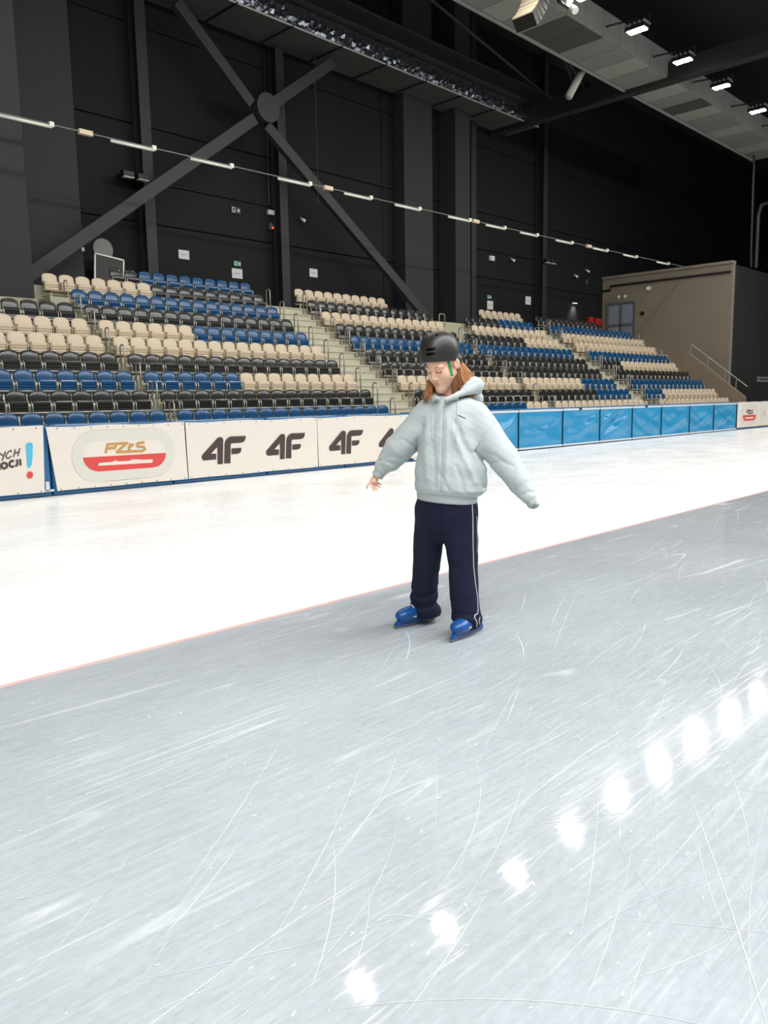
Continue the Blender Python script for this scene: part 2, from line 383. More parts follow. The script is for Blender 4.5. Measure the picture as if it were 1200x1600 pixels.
# hand rails on the aisles ------------------------------------------------
def hoop(x, y, z, h=.6, w=.17):
    return [(x, y, z), (x, y, z + h - .04), (x, y + .04, z + h), (x, y + w - .04, z + h), (x, y + w, z + h - .04), (x, y + w, z)]
hm = MB().tube(hoop(0, 0, 0), .017, 8).mesh('aisle_hoop', m_rail, True)
for nm, x, ks, lab in (('a', 8.36, range(2, 10), 'in the narrow left stairs'), ('b', 14.64, range(2, 11), "on the wide stairs' left side"),
                       ('c', 16.02, range(2, 11), "on the wide stairs' right side"), ('d', 21.95, range(2, 9), 'in the narrow stairs right of the skater'),
                       ('e', 29.32, range(1, 11), 'beside the last block of seats')):
    for k in ks:
        o = put('aisle_handrail', hm, None, (x, SY(k) - .55, FZ(k) - .199 if k > 1 else FZ(k)))
        o.location.y = SY(k) - .5 - .19 if k > 1 else SY(k) - .45
        o.scale.z = 1.08
        tag(o, f'steel hoop handrail {lab}, at the {rown(k)}', 'handrail', 'hoop handrails of the aisles')
for i, (y, z) in enumerate(((17.6, 3.0), (18.8, 3.8), (20.0, 4.19))):
    tag(put('aisle_handrail', hm, None, (37.1, y, z)), f'steel hoop handrail by the taupe wall, {ORD[i + 1]} from the parapet', 'handrail', 'hoop handrails of the aisles')
hs = MB().tube([(0, 0, 0), (0, 0, .55), (.03, 0, .6), (.27, 0, .6), (.3, 0, .55), (.3, 0, 0)], .017, 8).build('stand_handrail', m_rail, None, True, (21.9, SY(9) - .3, FZ(9)))
tag(hs, 'steel hoop rail at the foot of the broad pillar above the helmet', 'handrail')

# ------------------------------------------------------------------ crash pads and banners
seams = [-1.0, 1.05, 3.1, 5.21, 7.34, 9.38, 11.44, 13.52, 15.6, 17.69, 19.86, 21.95, 24.0, 26.07, 28.31, 30.45, 32.7, 34.8, 36.9, 39.0, 41.1, 43.2]
PH = 1.1
def wr_h(u, v, sd):
    r = np.random.RandomState(sd); h = 0.
    for _ in range(7):
        cx = r.choice([0., 1.]); a = r.uniform(-1.1, 1.1); ph = r.uniform(0, 6); fr = r.uniform(5, 12); am = r.uniform(.008, .02)
        h += am * math.sin(fr * (v + a * (u - cx)) + ph) * math.exp(-((v - r.uniform(.1, .9)) / .4) ** 2)
    for s_ in (0, 1):
        d = (v - .95 + .9 * abs(u - s_) ** .7); h += .034 * math.exp(-(d / .07) ** 2) * math.exp(-abs(u - s_) * 1.4)
    return h
for i, (xa, xb) in enumerate(zip(seams[:-1], seams[1:])):
    covered = xb < 13.6 or xa > 32.6
    t = empty('crash_pad', ((xa + xb) / 2, YB, 0)); hw = (xb - xa) / 2 - .012
    if covered:
        MB().bevbox((-hw, .05, .015), (hw, .42, PH), .03).build('pad_block', m_blue_dk, t)
        s_ = MB(); s_.box((-hw * .9, .08, PH), (hw * (.2 + .6 * random.random()), .2, PH + .006)); s_.build('top_strip', m_strip, t)
        lab = f'blue foam crash pad behind the white banners, {ORD[i]} along from the left' if xb < 13.6 else f'blue foam crash pad behind far white banner, {ORD[i - 15]} past the blue ones'
    else:
        MB().bevbox((-hw, .11, .015), (hw, .42, PH + .015), .02).build('pad_block', m_blue_dk, t)
        g = MB(); nx, nz = 36, 20; vs = []
        for j in range(nz + 1):
            for q in range(nx + 1):
                u, v = q / nx, j / nz; e = min(1, 6 * min(u, 1 - u)) * min(1, 6 * min(v, 1 - v))
                vs.append((-hw + 2 * hw * u, .03 - e * wr_h(u, v, i) * 1.6, .07 + (PH - .13) * v))
        g.add(vs, [(j * (nx + 1) + q, j * (nx + 1) + q + 1, (j + 1) * (nx + 1) + q + 1, (j + 1) * (nx + 1) + q) for j in range(nz) for q in range(nx)])
        g.build('cover', m_blue_pad, t, True)
        MB().bevbox((-hw, -.004, PH - .075), (hw, .06, PH - .015), .01).build('edge_strip', m_strip, t)
        MB().bevbox((-hw, -.004, .03), (hw, .06, .085), .01).build('edge_strip', m_strip, t)
        MB().box((hw + .0, -.0, .02), (hw + .022, .3, PH)).build('strap', m_dark, t)
        if i in (12, 10): MB().box((-.2, -.012, PH - .07), (-.05, .0, PH)).build('clip', m_dark, t)
        lab = f'blue vinyl crash pad with white edges, {ORD[i - 6]} blue pad right of the skater'
    tag(t, lab, 'crash pad', 'crash pads along the track')
def banner(name, x0t, x0b, x1t, x1b, z0, z1, label, sd):
    t = empty(name, ((x0b + x1b) / 2, YB, 0), 0, label, 'banner', 'advertising banners on the boards'); ox = (x0b + x1b) / 2
    g = MB(); nx, nz = 40, 10; vs = []; r = np.random.RandomState(sd); ph = r.uniform(0, 6, 4)
    for lay in (0, 1):
        for j in range(nz + 1):
            for q in range(nx + 1):
                u, v = q / nx, j / nz
                x = (x0b + (x0t - x0b) * v) * (1 - u) + (x1b + (x1t - x1b) * v) * u - ox
                sag = .008 * math.sin(u * math.pi * 4 + ph[3])
                vs.append((x, -.008 + lay * .004 + .003 * math.sin(9 * u + ph[0] + 2 * v) + .002 * math.sin(17 * u - 5 * v + ph[1]), z0 + (z1 - z0) * v + sag * (1 if v > .95 else -.3 if v < .05 else 0)))
    S = (nx + 1) * (nz + 1)
    for lay in (0, 1):
        for j in range(nz):
            for q in range(nx):
                a = lay * S + j * (nx + 1) + q; f = (a, a + 1, a + nx + 2, a + nx + 1); g.f.append(f if lay == 0 else f[::-1]); g.mi.append(0)
    g.v = vs; g.build('banner_sheet', m_banner, t, True)
    e = MB()
    for z in (z0 + .02, z1 - .03):
        for q in range(9):
            e.disc((x0b - ox + .06 + (x1b - x0b - .12) * q / 8, -.016, z), .008, (0, 1, 0), .006, 8)
    e.build('eyelet', m_dark, t)
    return t, ox
def L_(mb, parent, ox, name, m):
    mb.v = [(x - ox, y, z) for x, y, z in mb.v]; return mb.build(name, m, parent)
YL = -.0185   # printed lettering sits just proud of the sheet
t, ox = banner('banner', 2.2, 2.2, 5.1, 5.05, .085, 1.1, 'white banner ending in a cyan and red exclamation mark', 1)
b = MB()
for p in ([(4.34, .62), (4.36, .735), (4.415, .64), (4.425, .745)], [(4.436, .721), (4.475, .679)], [(4.514, .744), (4.454, .61)], [(4.597, .727), (4.592, .755), (4.556, .738), (4.517, .685), (4.518, .645), (4.556, .643), (4.593, .672)], [(4.658, .768), (4.622, .654)], [(4.725, .78), (4.685, .663)], [(4.637, .701), (4.706, .729)]):
    b.stroke(p, .016, YL)
for p in ([(4.30, .45), (4.32, .56), (4.36, .49), (4.405, .572), (4.407, .472)], [(4.48, .582), (4.518, .558), (4.515, .512), (4.474, .49), (4.439, .515), (4.442, .558), (4.48, .582)], [(4.621, .587), (4.591, .603), (4.558, .573), (4.555, .532), (4.584, .508), (4.619, .517)], [(4.669, .614), (4.668, .544), (4.655, .525), (4.632, .522)], [(4.713, .62), (4.713, .52)]):
    b.stroke(p, .03, YL)
L_(b, t, ox, 'lettering', m_ban_dark)
L_(MB().poly([(4.815, .819), (4.837, .846), (4.877, .86), (4.912, .846), (4.919, .814), (4.898, .613), (4.875, .51), (4.852, .479), (4.832, .476), (4.81, .502), (4.815, .667)][::-1], YL), t, ox, 'exclamation_mark', m_ban_cyan)
L_(MB().poly([(4.845, .422), (4.878, .41), (4.889, .387), (4.886, .346), (4.868, .32), (4.835, .312), (4.808, .318), (4.79, .35), (4.8, .395), (4.82, .415)][::-1], YL), t, ox, 'exclamation_dot', m_ban_red)
def logo_pzls(t, ox, X, Z, small=False):
    a = MB(); n = 40
    def oval(cx, cz, w, h):
        r = h; pts = []
        for k in range(n):
            w_ = 2 * math.pi * k / n; s_ = 1 if math.cos(w_) >= 0 else -1
            pts.append((X(cx + s_ * (w - r) + r * math.cos(w_)), Z(cz + h * math.sin(w_))))
        return pts
    L_(a.poly(oval(6.425, .585, .915, .415), YL + .002), t, ox, 'emblem_oval', m_ban_grey)
    inn = [(X(x), Z(z)) for x, z in [(5.688, .58), (5.7, .66), (5.74, .73), (5.80, .785), (5.922, .826), (6.382, .828), (6.944, .813), (7.04, .785), (7.1, .735), (7.15, .66), (7.168, .57)]]
    L_(MB().poly(inn[::-1], YL + .001), t, ox, 'emblem_field', m_banner)
    red = [(X(x), Z(z)) for x, z in [(5.688, .578), (7.168, .568), (7.155, .5), (7.12, .43), (7.06, .376), (6.99, .345), (6.914, .334), (6.349, .336), (5.93, .338), (5.86, .355), (5.785, .395), (5.73, .45), (5.70, .51)]]
    L_(MB().poly(red[::-1], YL), t, ox, 'emblem_red_half', m_ban_red)
    boat = [(X(x), Z(z)) for x, z in [(5.934, .431), (5.952, .478), (6.19, .476), (6.2, .493), (6.265, .492), (6.268, .478), (6.492, .477), (6.531, .496), (6.667, .489), (6.67, .48), (6.913, .473), (6.899, .418), (6.355, .425)]]
    L_(MB().poly(boat[::-1], YL - .001), t, ox, 'emblem_blade', m_banner)
    s_ = MB(); k = abs(X(1) - X(0))
    for p in ([(6.071, .626), (6.117, .765), (6.25, .765), (6.262, .735), (6.235, .703), (6.094, .7)], [(6.20, .768), (6.454, .771), (6.266, .632), (6.744, .626), (6.775, .656), (6.758, .69), (6.65, .705), (6.634, .735), (6.66, .762), (6.772, .766)], [(6.515, .768), (6.479, .635)], [(6.471, .691), (6.577, .747)]):
        s_.stroke([(X(x), Z(z)) for x, z in p], .045 if not small else .045, YL - .0008)
    L_(s_, t, ox, 'lettering', m_ban_gold if not small else m_ban_dark)
t, ox = banner('banner', 5.14, 5.25, 7.56, 7.58, .085, 1.08, 'white banner with gold PZŁS lettering over a red half oval', 2)
logo_pzls(t, ox, lambda x: x, lambda z: z)
F4 = ([(7.917, .388), (7.895, .4), (7.88, .425), (7.877, .456), (7.882, .478), (7.896, .495), (8.228, .776), (8.245, .785), (8.28, .789), (8.311, .786), (8.335, .775), (8.347, .755), (8.35, .73), (8.318, .3), (8.206, .302), (8.217, .615), (8.075, .501), (8.186, .492), (8.181, .391)],
      [(8.349, .307), (8.377, .659), (8.385, .695), (8.405, .727), (8.43, .753), (8.457, .771), (8.514, .79), (8.857, .787), (8.839, .725), (8.823, .7), (8.801, .685), (8.742, .668), (8.543, .668), (8.52, .66), (8.506, .646), (8.485, .303)],
      [(8.524, .571), (8.742, .571), (8.736, .528), (8.725, .5), (8.705, .482), (8.654, .467), (8.518, .467)])
def logo_4f(t, ox, dx):
    m = MB()
    for p in F4: m.poly([(x + dx, z) for x, z in p], YL)
    L_(m, t, ox, 'lettering', m_ban_dark)
t, ox = banner('banner', 7.58, 7.60, 10.62, 10.62, .085, 1.075, 'white banner with two dark 4F logos next to the PZŁS banner', 3); logo_4f(t, ox, 0); logo_4f(t, ox, 1.435)
t, ox = banner('banner', 10.63, 10.64, 14.6, 14.6, .085, 1.075, 'white banner with 4F logos partly hidden behind the skater', 4); logo_4f(t, ox, 3.05); logo_4f(t, ox, 4.5)
t, ox = banner('banner', 32.72, 32.72, 35.28, 35.28, .085, 1.1, 'white PZŁS banner at the far right beyond the blue pads', 5)
logo_pzls(t, ox, lambda x: 33.99 + (x - 6.428) * .98, lambda z: z, True)
t, ox = banner('banner', 35.3, 35.3, 40.2, 40.2, .085, 1.1, 'plain white banner at the right edge past the far emblem', 6)
L_(MB().poly([(35.6, .47), (35.9, .47), (35.9, .74), (35.6, .74)], YL), t, ox, 'faded_print', m_ban_grey)
g = MB(); g.box((5.075, YB - .01, .1), (5.13, YB + .05, .24)); g.box((5.06, YB - .01, .085), (5.2, YB + .05, .115))
tag(g.build('fixing_block', m_strip), 'small pale block in the gap between the two left banners', 'block')

# ------------------------------------------------------------------ roof steel, ducts, lamps
def boxed(name, lo, hi, m, label, cat): return tag(MB().bevbox(lo, hi, .015).build(name, m), label, cat)
# X brace on the back wall
xb = empty('cross_brace', (16.0, 20.3, 10.2), 0, 'dark steel cross brace with round gusset on the back wall', 'brace')
def strut(mb, a, b_, w, d):
    a, b_ = Vector(a), Vector(b_); t_ = (b_ - a).normalized(); n_ = t_.cross(Vector((0, 1, 0))).normalized() * w / 2; y_ = Vector((0, d / 2, 0))
    vs = [a + n_ - y_, a - n_ - y_, a - n_ + y_, a + n_ + y_, b_ + n_ - y_, b_ - n_ - y_, b_ - n_ + y_, b_ + n_ + y_]
    return mb.add(vs, [(0, 1, 2, 3), (7, 6, 5, 4), (0, 4, 5, 1), (1, 5, 6, 2), (2, 6, 7, 3), (3, 7, 4, 0)])
sc_ = 20.3 / 20.8
for a, b_ in (((8.45, 4.6), (15.75, 10.0)), ((16.2, 9.9), (23.9, 4.4)), ((13.2, 12.5), (15.65, 10.4)), ((16.2, 10.4), (19.05, 12.5))):
    strut(MB(), (a[0] * sc_ - 15.8, 0, (a[1] - 1.4) * sc_ + 1.4 - 10.2), (b_[0] * sc_ - 15.8, 0, (b_[1] - 1.4) * sc_ + 1.4 - 10.2), .32, .2).build('brace_arm', m_brace, xb)
xb.location.x = 15.8
MB().disc((0, -.05, -.03), .42, (0, 1, 0), .3, 24).build('gusset', m_brace, xb)
# foil duct with beam above
fd = empty('foil_duct', (16, 20.4, 12.5), 0, 'long foil wrapped ventilation duct high along the back wall', 'duct')
MB().box((-14, -.74, 0), (13.45, .85, .02)).build('duct_bottom', m_foil_d, fd)
g = MB(); nx, nz = 300, 6; vs = []
for j in range(nz + 1):
    for q in range(nx + 1):
        e = 0 if j in (0, nz) else 1
        vs.append((-14 + 27.45 * q / nx + rng.uniform(-.03, .03), -.76 - .02 * (q % 12 == 0) - .07 * math.sin(math.pi * j / nz) + e * rng.uniform(-.035, .03), .0 + .62 * j / nz + (rng.uniform(-.02, .02) if e else 0)))
g.add(vs, [(j * (nx + 1) + q, j * (nx + 1) + q + 1, (j + 1) * (nx + 1) + q + 1, (j + 1) * (nx + 1) + q) for j in range(nz) for q in range(nx)])
g.build('foil_wrap', m_foil, fd)
MB().box((-14, -.7, .02), (13.45, .85, .62)).build('duct_core', m_foil_d, fd)
eb = MB(); eb.tube([(-14, -.77, -.005), (13.45, -.77, -.005)], .03, 6); eb.build('edge_bead', m_chrome, fd)
for i in range(14):
    MB().box((-13.6 + i * 2, -.8, -.05), (-13.55 + i * 2, .95, -.0)).build('hanger', m_beam, fd)
boxed('roof_beam', (-2, 19.35, 13.15), (30.8, 19.8, 13.75), m_beam, 'dark steel beam running above the foil duct', 'beam')
cb = boxed('cross_beam', (28.45, 7.0, 12.35), (28.85, 21.4, 13.0), m_beam, 'dark steel beam crossing beneath the grey lamp gantry', 'beam')
for i, (a, b_) in enumerate((((21.0, 18.6, 14.6), (30.0, 18.9, 13.2)), ((22.3, 17, 16.3), (28.6, 17, 13.1)), ((24.4, 17, 16.3), (28.6, 17.4, 13.2)), ((19.2, 17, 16.3), (24.5, 17, 14.2)))):
    tag(MB().tube([a, b_], .05, 6).build('roof_strut', m_beam), ['thin dark roof strut sloping to the cross beam end', 'thin dark roof strut over the cross beam', 'short dark roof strut above the pale pipe', 'dark roof strut in the gap between duct and gantry'][i], 'strut')
tag(MB().tube([(26.0, 15.46, 12.75), (25.0, 15.46, 11.5)], .13, 12).build('pale_pipe', m_grey2, None, True), 'short pale pipe hanging at an angle below the gantry', 'pipe')
# grey gantry with panels
ga = empty('lamp_gantry', (20, 14.4, 12.5), 0, 'grey panelled gantry box carrying the floodlights', 'gantry')
MB().box((-16, -.75, .02), (21.2, .8, .84)).build('gantry_core', m_grille, ga)
MB().box((-16, .82, -.05), (21.2, .9, .02)).build('edge_rail', m_grey2, ga)
x = -16.0; i = 0
while x < 21.0:
    w = min(1.05, 21.2 - x); gx = x + 20
    m = m_grille if 21.4 < gx < 23.0 or 30.4 < gx < 31.8 else (m_grey if i % 3 else m_grey2)
    MB().bevbox((x + .012, -.76, -.0), (x + w - .012, .78, .02), .001).build('bottom_panel', m, ga)
    MB().bevbox((x + .012, -.79, .03), (x + w - .012, -.75, .83), .008).build('side_panel', m_grey, ga)
    x += 1.05; i += 1
lampX = [5.3, 8.5, 11.75, 14.8, 18.0, 21.1, 24.1, 27.3, 30.5, 34.1, 37.5]
vis = {21.1: 'floodlight cut off by the top edge beside the loudspeaker', 24.1: 'glowing floodlight, first whole one from the loudspeaker', 27.3: 'glowing floodlight left of the cross beam',
       30.5: 'glowing floodlight just right of the cross beam', 34.1: 'glowing floodlight farthest along, at the right edge'}
for i, x in enumerate(lampX):
    t = empty('floodlight', (x, 12.55, 12.4), 0, vis.get(x, f'floodlight of the gantry row, {ORD[i + 1]} from the near end'), 'lamp', 'floodlights on the gantry')
    MB().box((-.18, -.32, .02), (.18, .32, .12)).build('housing', m_dark, t)
    fn = MB()
    for q in range(5): fn.box((-.22 - .0, -.34 + q * .15, .14), (.2, -.28 + q * .15, .2))
    fn.build('heat_sink', m_grey, t)
    MB().box((-.14, -.27, .0), (.14, .27, .02)).build('lens', m_glow, t)
    br = MB(); br.tube([(0, -.4, .1), (0, -.4, .35), (0, .4, .35), (0, .4, .1)], .02, 6); br.tube([(0, 0, .35), (0, .9, .45), (0, 1.05, .45)], .03, 6); br.build('bracket', m_beam, t)
    area('floodlight_beam', (0, 0, -.015), .28, .54, LAMP_W, (1, .955, .87), parent=t)
# curved loudspeaker array
sp_ = empty('loudspeaker_array', (19.0, 13.0, 11.2), 0, 'curved black loudspeaker array with pale grilles hanging by the gantry', 'loudspeaker')
px, pz, an = -.3, .12, math.radians(42)
for i in range(9):
    tx, tz = math.cos(an), math.sin(an); nx_, nz_ = tz, -tx; h = .17; d = .34
    q = [(px, pz), (px + nx_ * d, pz + nz_ * d), (px + nx_ * d + tx * h * .93, pz + nz_ * d + tz * h * .93), (px + tx * h, pz + tz * h)]
    cab = empty('speaker_cabinet', (0, 0, 0)); cab.parent = sp_
    MB().prism(q[::-1], -.32, .32).build('shell', m_dark, cab)
    f = [(px - nx_ * .03 + tx * .02, pz - nz_ * .03 + tz * .02), (px, pz), (px + tx * h, pz + tz * h), (px - nx_ * .03 + tx * (h - .02), pz - nz_ * .03 + tz * (h - .02))]
    MB().prism(f[::-1], -.31, .31).build('grille', m_grille_w, cab)
    px += tx * h; pz += tz * h; an += math.radians(6.5)
MB().tube([(px, 0, pz), (px, 0, 5.2)], .02, 6).build('cable', m_beam, sp_)
st = empty('spotlight', (20.6, 13.0, 12.15), 0, 'small white spotlight cluster beside the loudspeaker array', 'lamp')
MB().tube([(0, -.1, .2), (0, -.25, .05)], [.11, .13], 12).build('head', m_white, st); MB().tube([(.35, -.1, .05), (.3, -.25, -.1)], [.08, .1], 12).build('head', m_white, st)
MB().box((-.1, 0, .1), (.45, .1, .3)).build('clamp', m_brace, st)
# cable with tube lamps across the stand
cab = MB(); wy = lambda x: 17.72 - (x - 7) * .028; wz = lambda x: 7.4 - .05 * math.sin((x - 5) / 33 * math.pi)
cab.tube([(x_, wy(x_), wz(x_)) for x_ in np.linspace(4.5, 38.19, 30)], .014, 5)
tag(cab.build('hanging_cable', m_grey), 'thin pale cable strung across the hall above the stands', 'cable')
tubes = [(6.9, 8.0), (9.33, 10.4), (11.37, 12.55), (14.0, 15.1), (16.35, 17.4), (18.4, 19.5), (20.85, 21.95), (22.8, 23.85), (24.75, 25.8), (27.0, 28.1), (29.6, 30.7), (32, 33.1), (34.9, 36)]
for i, (a, b_) in enumerate(tubes):
    t = empty('tube_lamp', ((a + b_) / 2, wy((a + b_) / 2), wz((a + b_) / 2)), -.028, f'unlit white tube lamp on the hanging cable, {ORD[i + 1]} from the left', 'lamp', 'tube lamps on the cable')
    MB().tube([(-(b_ - a) / 2, 0, -.05), ((b_ - a) / 2, 0, -.05)], .035, 8).build('tube', m_white, t, True)
    MB().box(((b_ - a) / 2 - .05, -.04, -.05), ((b_ - a) / 2 + .05, .04, .05)).build('end_cap', m_white, t)
for i, x_ in enumerate((8.75, 15.75, 22.25, 29.3)):
    tag(MB().bevbox((-.16, -.05, -.06), (.16, .05, .05), .01).build('junction_box', m_seat['cream'], None, False, (x_, wy(x_), wz(x_))), f'small cream junction box on the hanging cable, {ORD[i + 1]} from the left', 'box', 'junction boxes on the cable')

# ------------------------------------------------------------------ things on the walls
def notice(x, z, w, h, label, txt=True, y=21.43):
    t = empty('paper_notice', (x, y, z), 0, label, 'notice', 'paper notices on the back wall'); MB().bevbox((-w / 2, -.012, -h / 2), (w / 2, 0, h / 2), .003).build('sheet', m_paper, t)
    if txt: MB().stroke([(-w * .3, 0), (w * .25, 0)], .018, -.0135).build('print', m_grey, t)
notice(13.46, 5.81, .36, .26, 'white notice on black wall, left one above blue top seats')
notice(15.36, 5.45, .4, .3, 'white notice below the green exit sign, above blue top seats')
notice(18.54, 5.78, .36, .28, 'white notice just right of the steel column above wide stairs')
notice(28.58, 5.42, .42, .36, 'white notice above the right cream top row, lower left one')
notice(31.46, 5.83, .42, .36, 'white notice near the last steel column, right of the others')
def exit_sign(x, z, w, h, m, lit, label):
    t = empty('exit_sign', (x, 21.43, z), 0, label, 'sign'); MB().bevbox((-w / 2, -.03, -h / 2), (w / 2, 0, h / 2), .005).build('sign_plate', m, t)
    a = MB(); s_ = w / .34
    a.stroke([(-.12 * s_, -.06 * s_), (-.12 * s_, .07 * s_), (-.04 * s_, .07 * s_), (-.04 * s_, -.06 * s_), (-.12 * s_, -.06 * s_)], .02, -.0315)
    a.stroke([(.02 * s_, 0), (.13 * s_, 0)], .025, -.0315); a.stroke([(.08 * s_, .05 * s_), (.135 * s_, 0), (.08 * s_, -.05 * s_)], .022, -.0315)
    a.build('pictogram', lit, t)
exit_sign(15.39, 7.37, .36, .2, m_dark, m_paper, 'black exit sign with white door and arrow high on wall')
exit_sign(15.37, 5.75, .28, .16, m_green, m_paper, 'green exit sign with arrow above a white notice')
exit_sign(28.5, 5.75, .3, .16, m_green, m_paper, 'green exit sign above the right cream top row')
def small(name, x, z, w, h, d, m, label, cat, y=21.43):
    return tag(MB().bevbox((-w / 2, -d, -h / 2), (w / 2, 0, h / 2), .01).build(name, m, None, False, (x, y, z)), label, cat)
small('junction_box', 16.75, 7.5, .24, .14, .1, m_paper, 'white box on wall left of the wide stair column', 'box')
al = small('alarm_box', 16.72, 7.06, .14, .22, .1, m_grille, 'small grey alarm box with a red light', 'alarm')
MB().disc((.05, -.11, -.04), .03, (0, 1, 0), .02, 12).build('red_light', mat('red_led', (255, 60, 40), .4, emit=(255, 50, 30), estr=4), al)
for i, (x_, z_, lab) in enumerate(((18.02, 7.43, 'small white camera right of the wide stair column'), (30.05, 7.45, 'small white camera left of the last steel column'), (35.34, 7.27, 'small white camera left of the taupe wall, lower one'), (36.42, 7.62, 'small white camera left of the taupe wall, upper one'))):
    t = empty('security_camera', (x_, 21.43, z_), 0, lab, 'camera', 'small cameras on the back wall')
    MB().tube([(0, -.02, .08), (0, -.16, .0), (.05, -.2, -.05)], [.03, .05, .06], 10).build('camera_body', m_white, t, True); MB().box((-.04, -.03, .05), (.04, 0, .14)).build('mount', m_grille, t)
small('junction_box', 28.64, 7.38, .3, .2, .1, m_paper, 'white box high on wall left of the right camera', 'box')
small('junction_box', 36.5, 7.1, .12, .24, .1, m_grille, 'grey box left of the taupe wall corner', 'box')
for nm, x_, z_, lab in (('left', 11.7, 7.66, 'dark twin wall lamp left of the second column'), ('right', 32.4, 7.62, 'dark twin wall lamp at the last steel column')):
    t = empty('wall_lamp', (x_, 21.0, z_), 0, lab, 'lamp')
    for q in (-.22, .22): MB().bevbox((q - .17, -.2, -.1), (q + .17, 0, .06), .02).build('lamp_head', m_dark, t); MB().box((q - .15, -.21, -.12), (q + .15, -.05, -.1)).build('lens', m_white, t)
    MB().box((-.3, .0, -.02), (.3, .42, .05)).build('arm', m_beam, t)
tag(MB().tube([(12.4, 21.39, 7.72), (16.8, 21.39, 7.72)], .035, 6).build('cable_conduit', m_dark), 'black conduit on the back wall over the blue top seats', 'conduit')
tag(MB().tube([(16.7, 21.4, 7.7), (16.7, 21.4, 13)], .02, 6).build('cable_conduit', m_dark), 'thin vertical black cable left of the wide stair column', 'conduit')
tag(MB().tube([(17.35, 19.72, 12.51), (17.35, 19.72, 7.55)], .008, 5).build('hanging_wire', m_brace), 'fine wire hanging from the foil duct to the cable', 'wire')
bd = empty('black_board', (10.72, 20.9, 4.19), 0, 'black board in thin white frame leaning by the back wall', 'board')
rt_ = Matrix.Rotation(-.1, 3, 'X') @ Matrix.Rotation(.12, 3, 'Y')
MB().box((-.42, -.02, 0.02), (.4, .02, 1.22), rt_, (0, 0, 0)).build('board_face', m_dark, bd)
fr = MB()
for lo, hi in (((-.44, -.04, 0), (-.4, .0, 1.24)), ((.38, -.04, 0), (.42, 0, 1.24)), ((-.44, -.04, 1.2), (.42, 0, 1.24))): fr.box(lo, hi, rt_, (0, 0, 0))
fr.build('board_frame', m_white, bd)
tag(MB().disc((10.9, 21.42, 5.66), .29, (0, 1, 0), .03, 32).build('round_disc', m_grey2), 'pale grey round disc on the wall above the black board', 'disc')
tag(MB().tube([(27.1, 21.39, 7.72), (31.95, 21.39, 7.72)], .035, 6).build('cable_conduit', m_dark), 'black conduit on the back wall left of the last steel column', 'conduit')
small('sensor', 10.05, 5.48, .08, .1, .06, m_white, 'tiny white sensor left of the round disc', 'sensor', y=20.9)
small('fire_box', 36.9, 5.2, .36, .42, .15, m_redbox, 'red fire cabinet in corner by the taupe wall, left one', 'cabinet')
small('fire_box', 37.55, 5.2, .5, .36, .18, m_redbox, 'wider red fire cabinet in corner touching the taupe wall', 'cabinet')
wl = empty('wall_light', (35.4, 21.43, 6.0), 0, 'small lit wall light behind the last charcoal seats', 'lamp')
MB().bevbox((-.2, -.12, 0), (.2, 0, .08), .01).build('housing', m_dark, wl); MB().box((-.17, -.11, -.01), (.17, -.02, 0)).build('lens', mat('wall_lens', (235, 240, 255), .4, emit=(225, 235, 255), estr=3), wl)
area('wall_light_beam', (0, -.08, -.03), .3, .08, 26, (.9, .95, 1), rot=(math.radians(-12), 0, 0), spread=1.7, parent=wl)
# taupe wall fittings
dr = MB(); Y0, Y1, Z0, Z1 = 19.65, 21.1, 4.19, 6.08; xw = 38.2
d1 = struct(MB().box((xw - .02, Y0, Z0), (xw, Y1, Z1)).build('door_1', m_frame), 'grey glazed double door in the taupe wall')
fr = MB(); fr.box((xw - .07, Y0 - .06, Z0), (xw - .02, Y0, Z1)); fr.box((xw - .07, Y1, Z0), (xw - .02, Y1 + .06, Z1)); fr.box((xw - .07, Y0 - .06, Z1), (xw - .02, Y1 + .06, Z1 + .08)); fr.box((xw - .06, (Y0 + Y1) / 2 - .05, Z0), (xw - .02, (Y0 + Y1) / 2 + .05, Z1)); fr.box((xw - .06, Y0, 4.95), (xw - .02, Y1, 5.05))
fr.build('door_frame', m_frame, d1)
for ya, yb in ((Y0 + .05, 20.3), (20.46, Y1 - .05)):
    for za, zb in ((Z0 + .06, 4.94), (5.07, Z1 - .06)): MB().box((xw - .035, ya, za), (xw - .022, yb, zb)).build('pane', m_glass, d1)
tag(MB().tube([(xw - .06, 14.9, 7.0), (xw - .06, 20.95, 7.0), (xw - .06, 20.95, 6.8), (xw - .06, 21.4, 6.8)], .05, 8).build('wall_pipe', m_dark), 'black pipe running under the top of the taupe wall', 'pipe')
struct(MB().box((38.12, 14.84, 7.38), (38.55, 21.5, 7.5)).build('trim_2', m_cream_wall), 'flat coping on the taupe wall')
tag(MB().disc((xw - .05, 18.9, 6.68), .1, (1, 0, 0), .1, 16).build('wall_lamp', m_white), 'small white round lamp on the taupe wall', 'lamp')
tag(MB().disc((xw - .03, 19.2, 5.5), .1, (1, 0, 0), .06, 16).build('wall_bell', m_dark), 'small dark round bell beside the glazed door', 'bell')
for q, y_ in enumerate((20.1, 20.45)): tag(MB().bevbox((xw - .06, y_, 6.35), (xw, y_ + .12, 6.5), .005).build('sensor', m_white), ['pale small box above the glazed door, right one', 'pale small box above the glazed door, left one'][q], 'sensor')
tag(MB().tube([(39.95, 14.78, 12.4), (40.1, 14.78, 8.2), (40.2, 14.78, 7.4)], .06, 8).build('wall_pipe', m_dark), 'dark vertical pipe at the right below the gantry end', 'pipe')
tag(MB().tube([(44, 14.7, 10.95), (42.2, 14.7, 10.7), (40.9, 14.7, 10.3), (40.6, 14.7, 9.8), (40.6, 14.7, 7.4)], .08, 8).build('wall_pipe', m_brace), 'curved grey pipe bending down at the right edge', 'pipe')
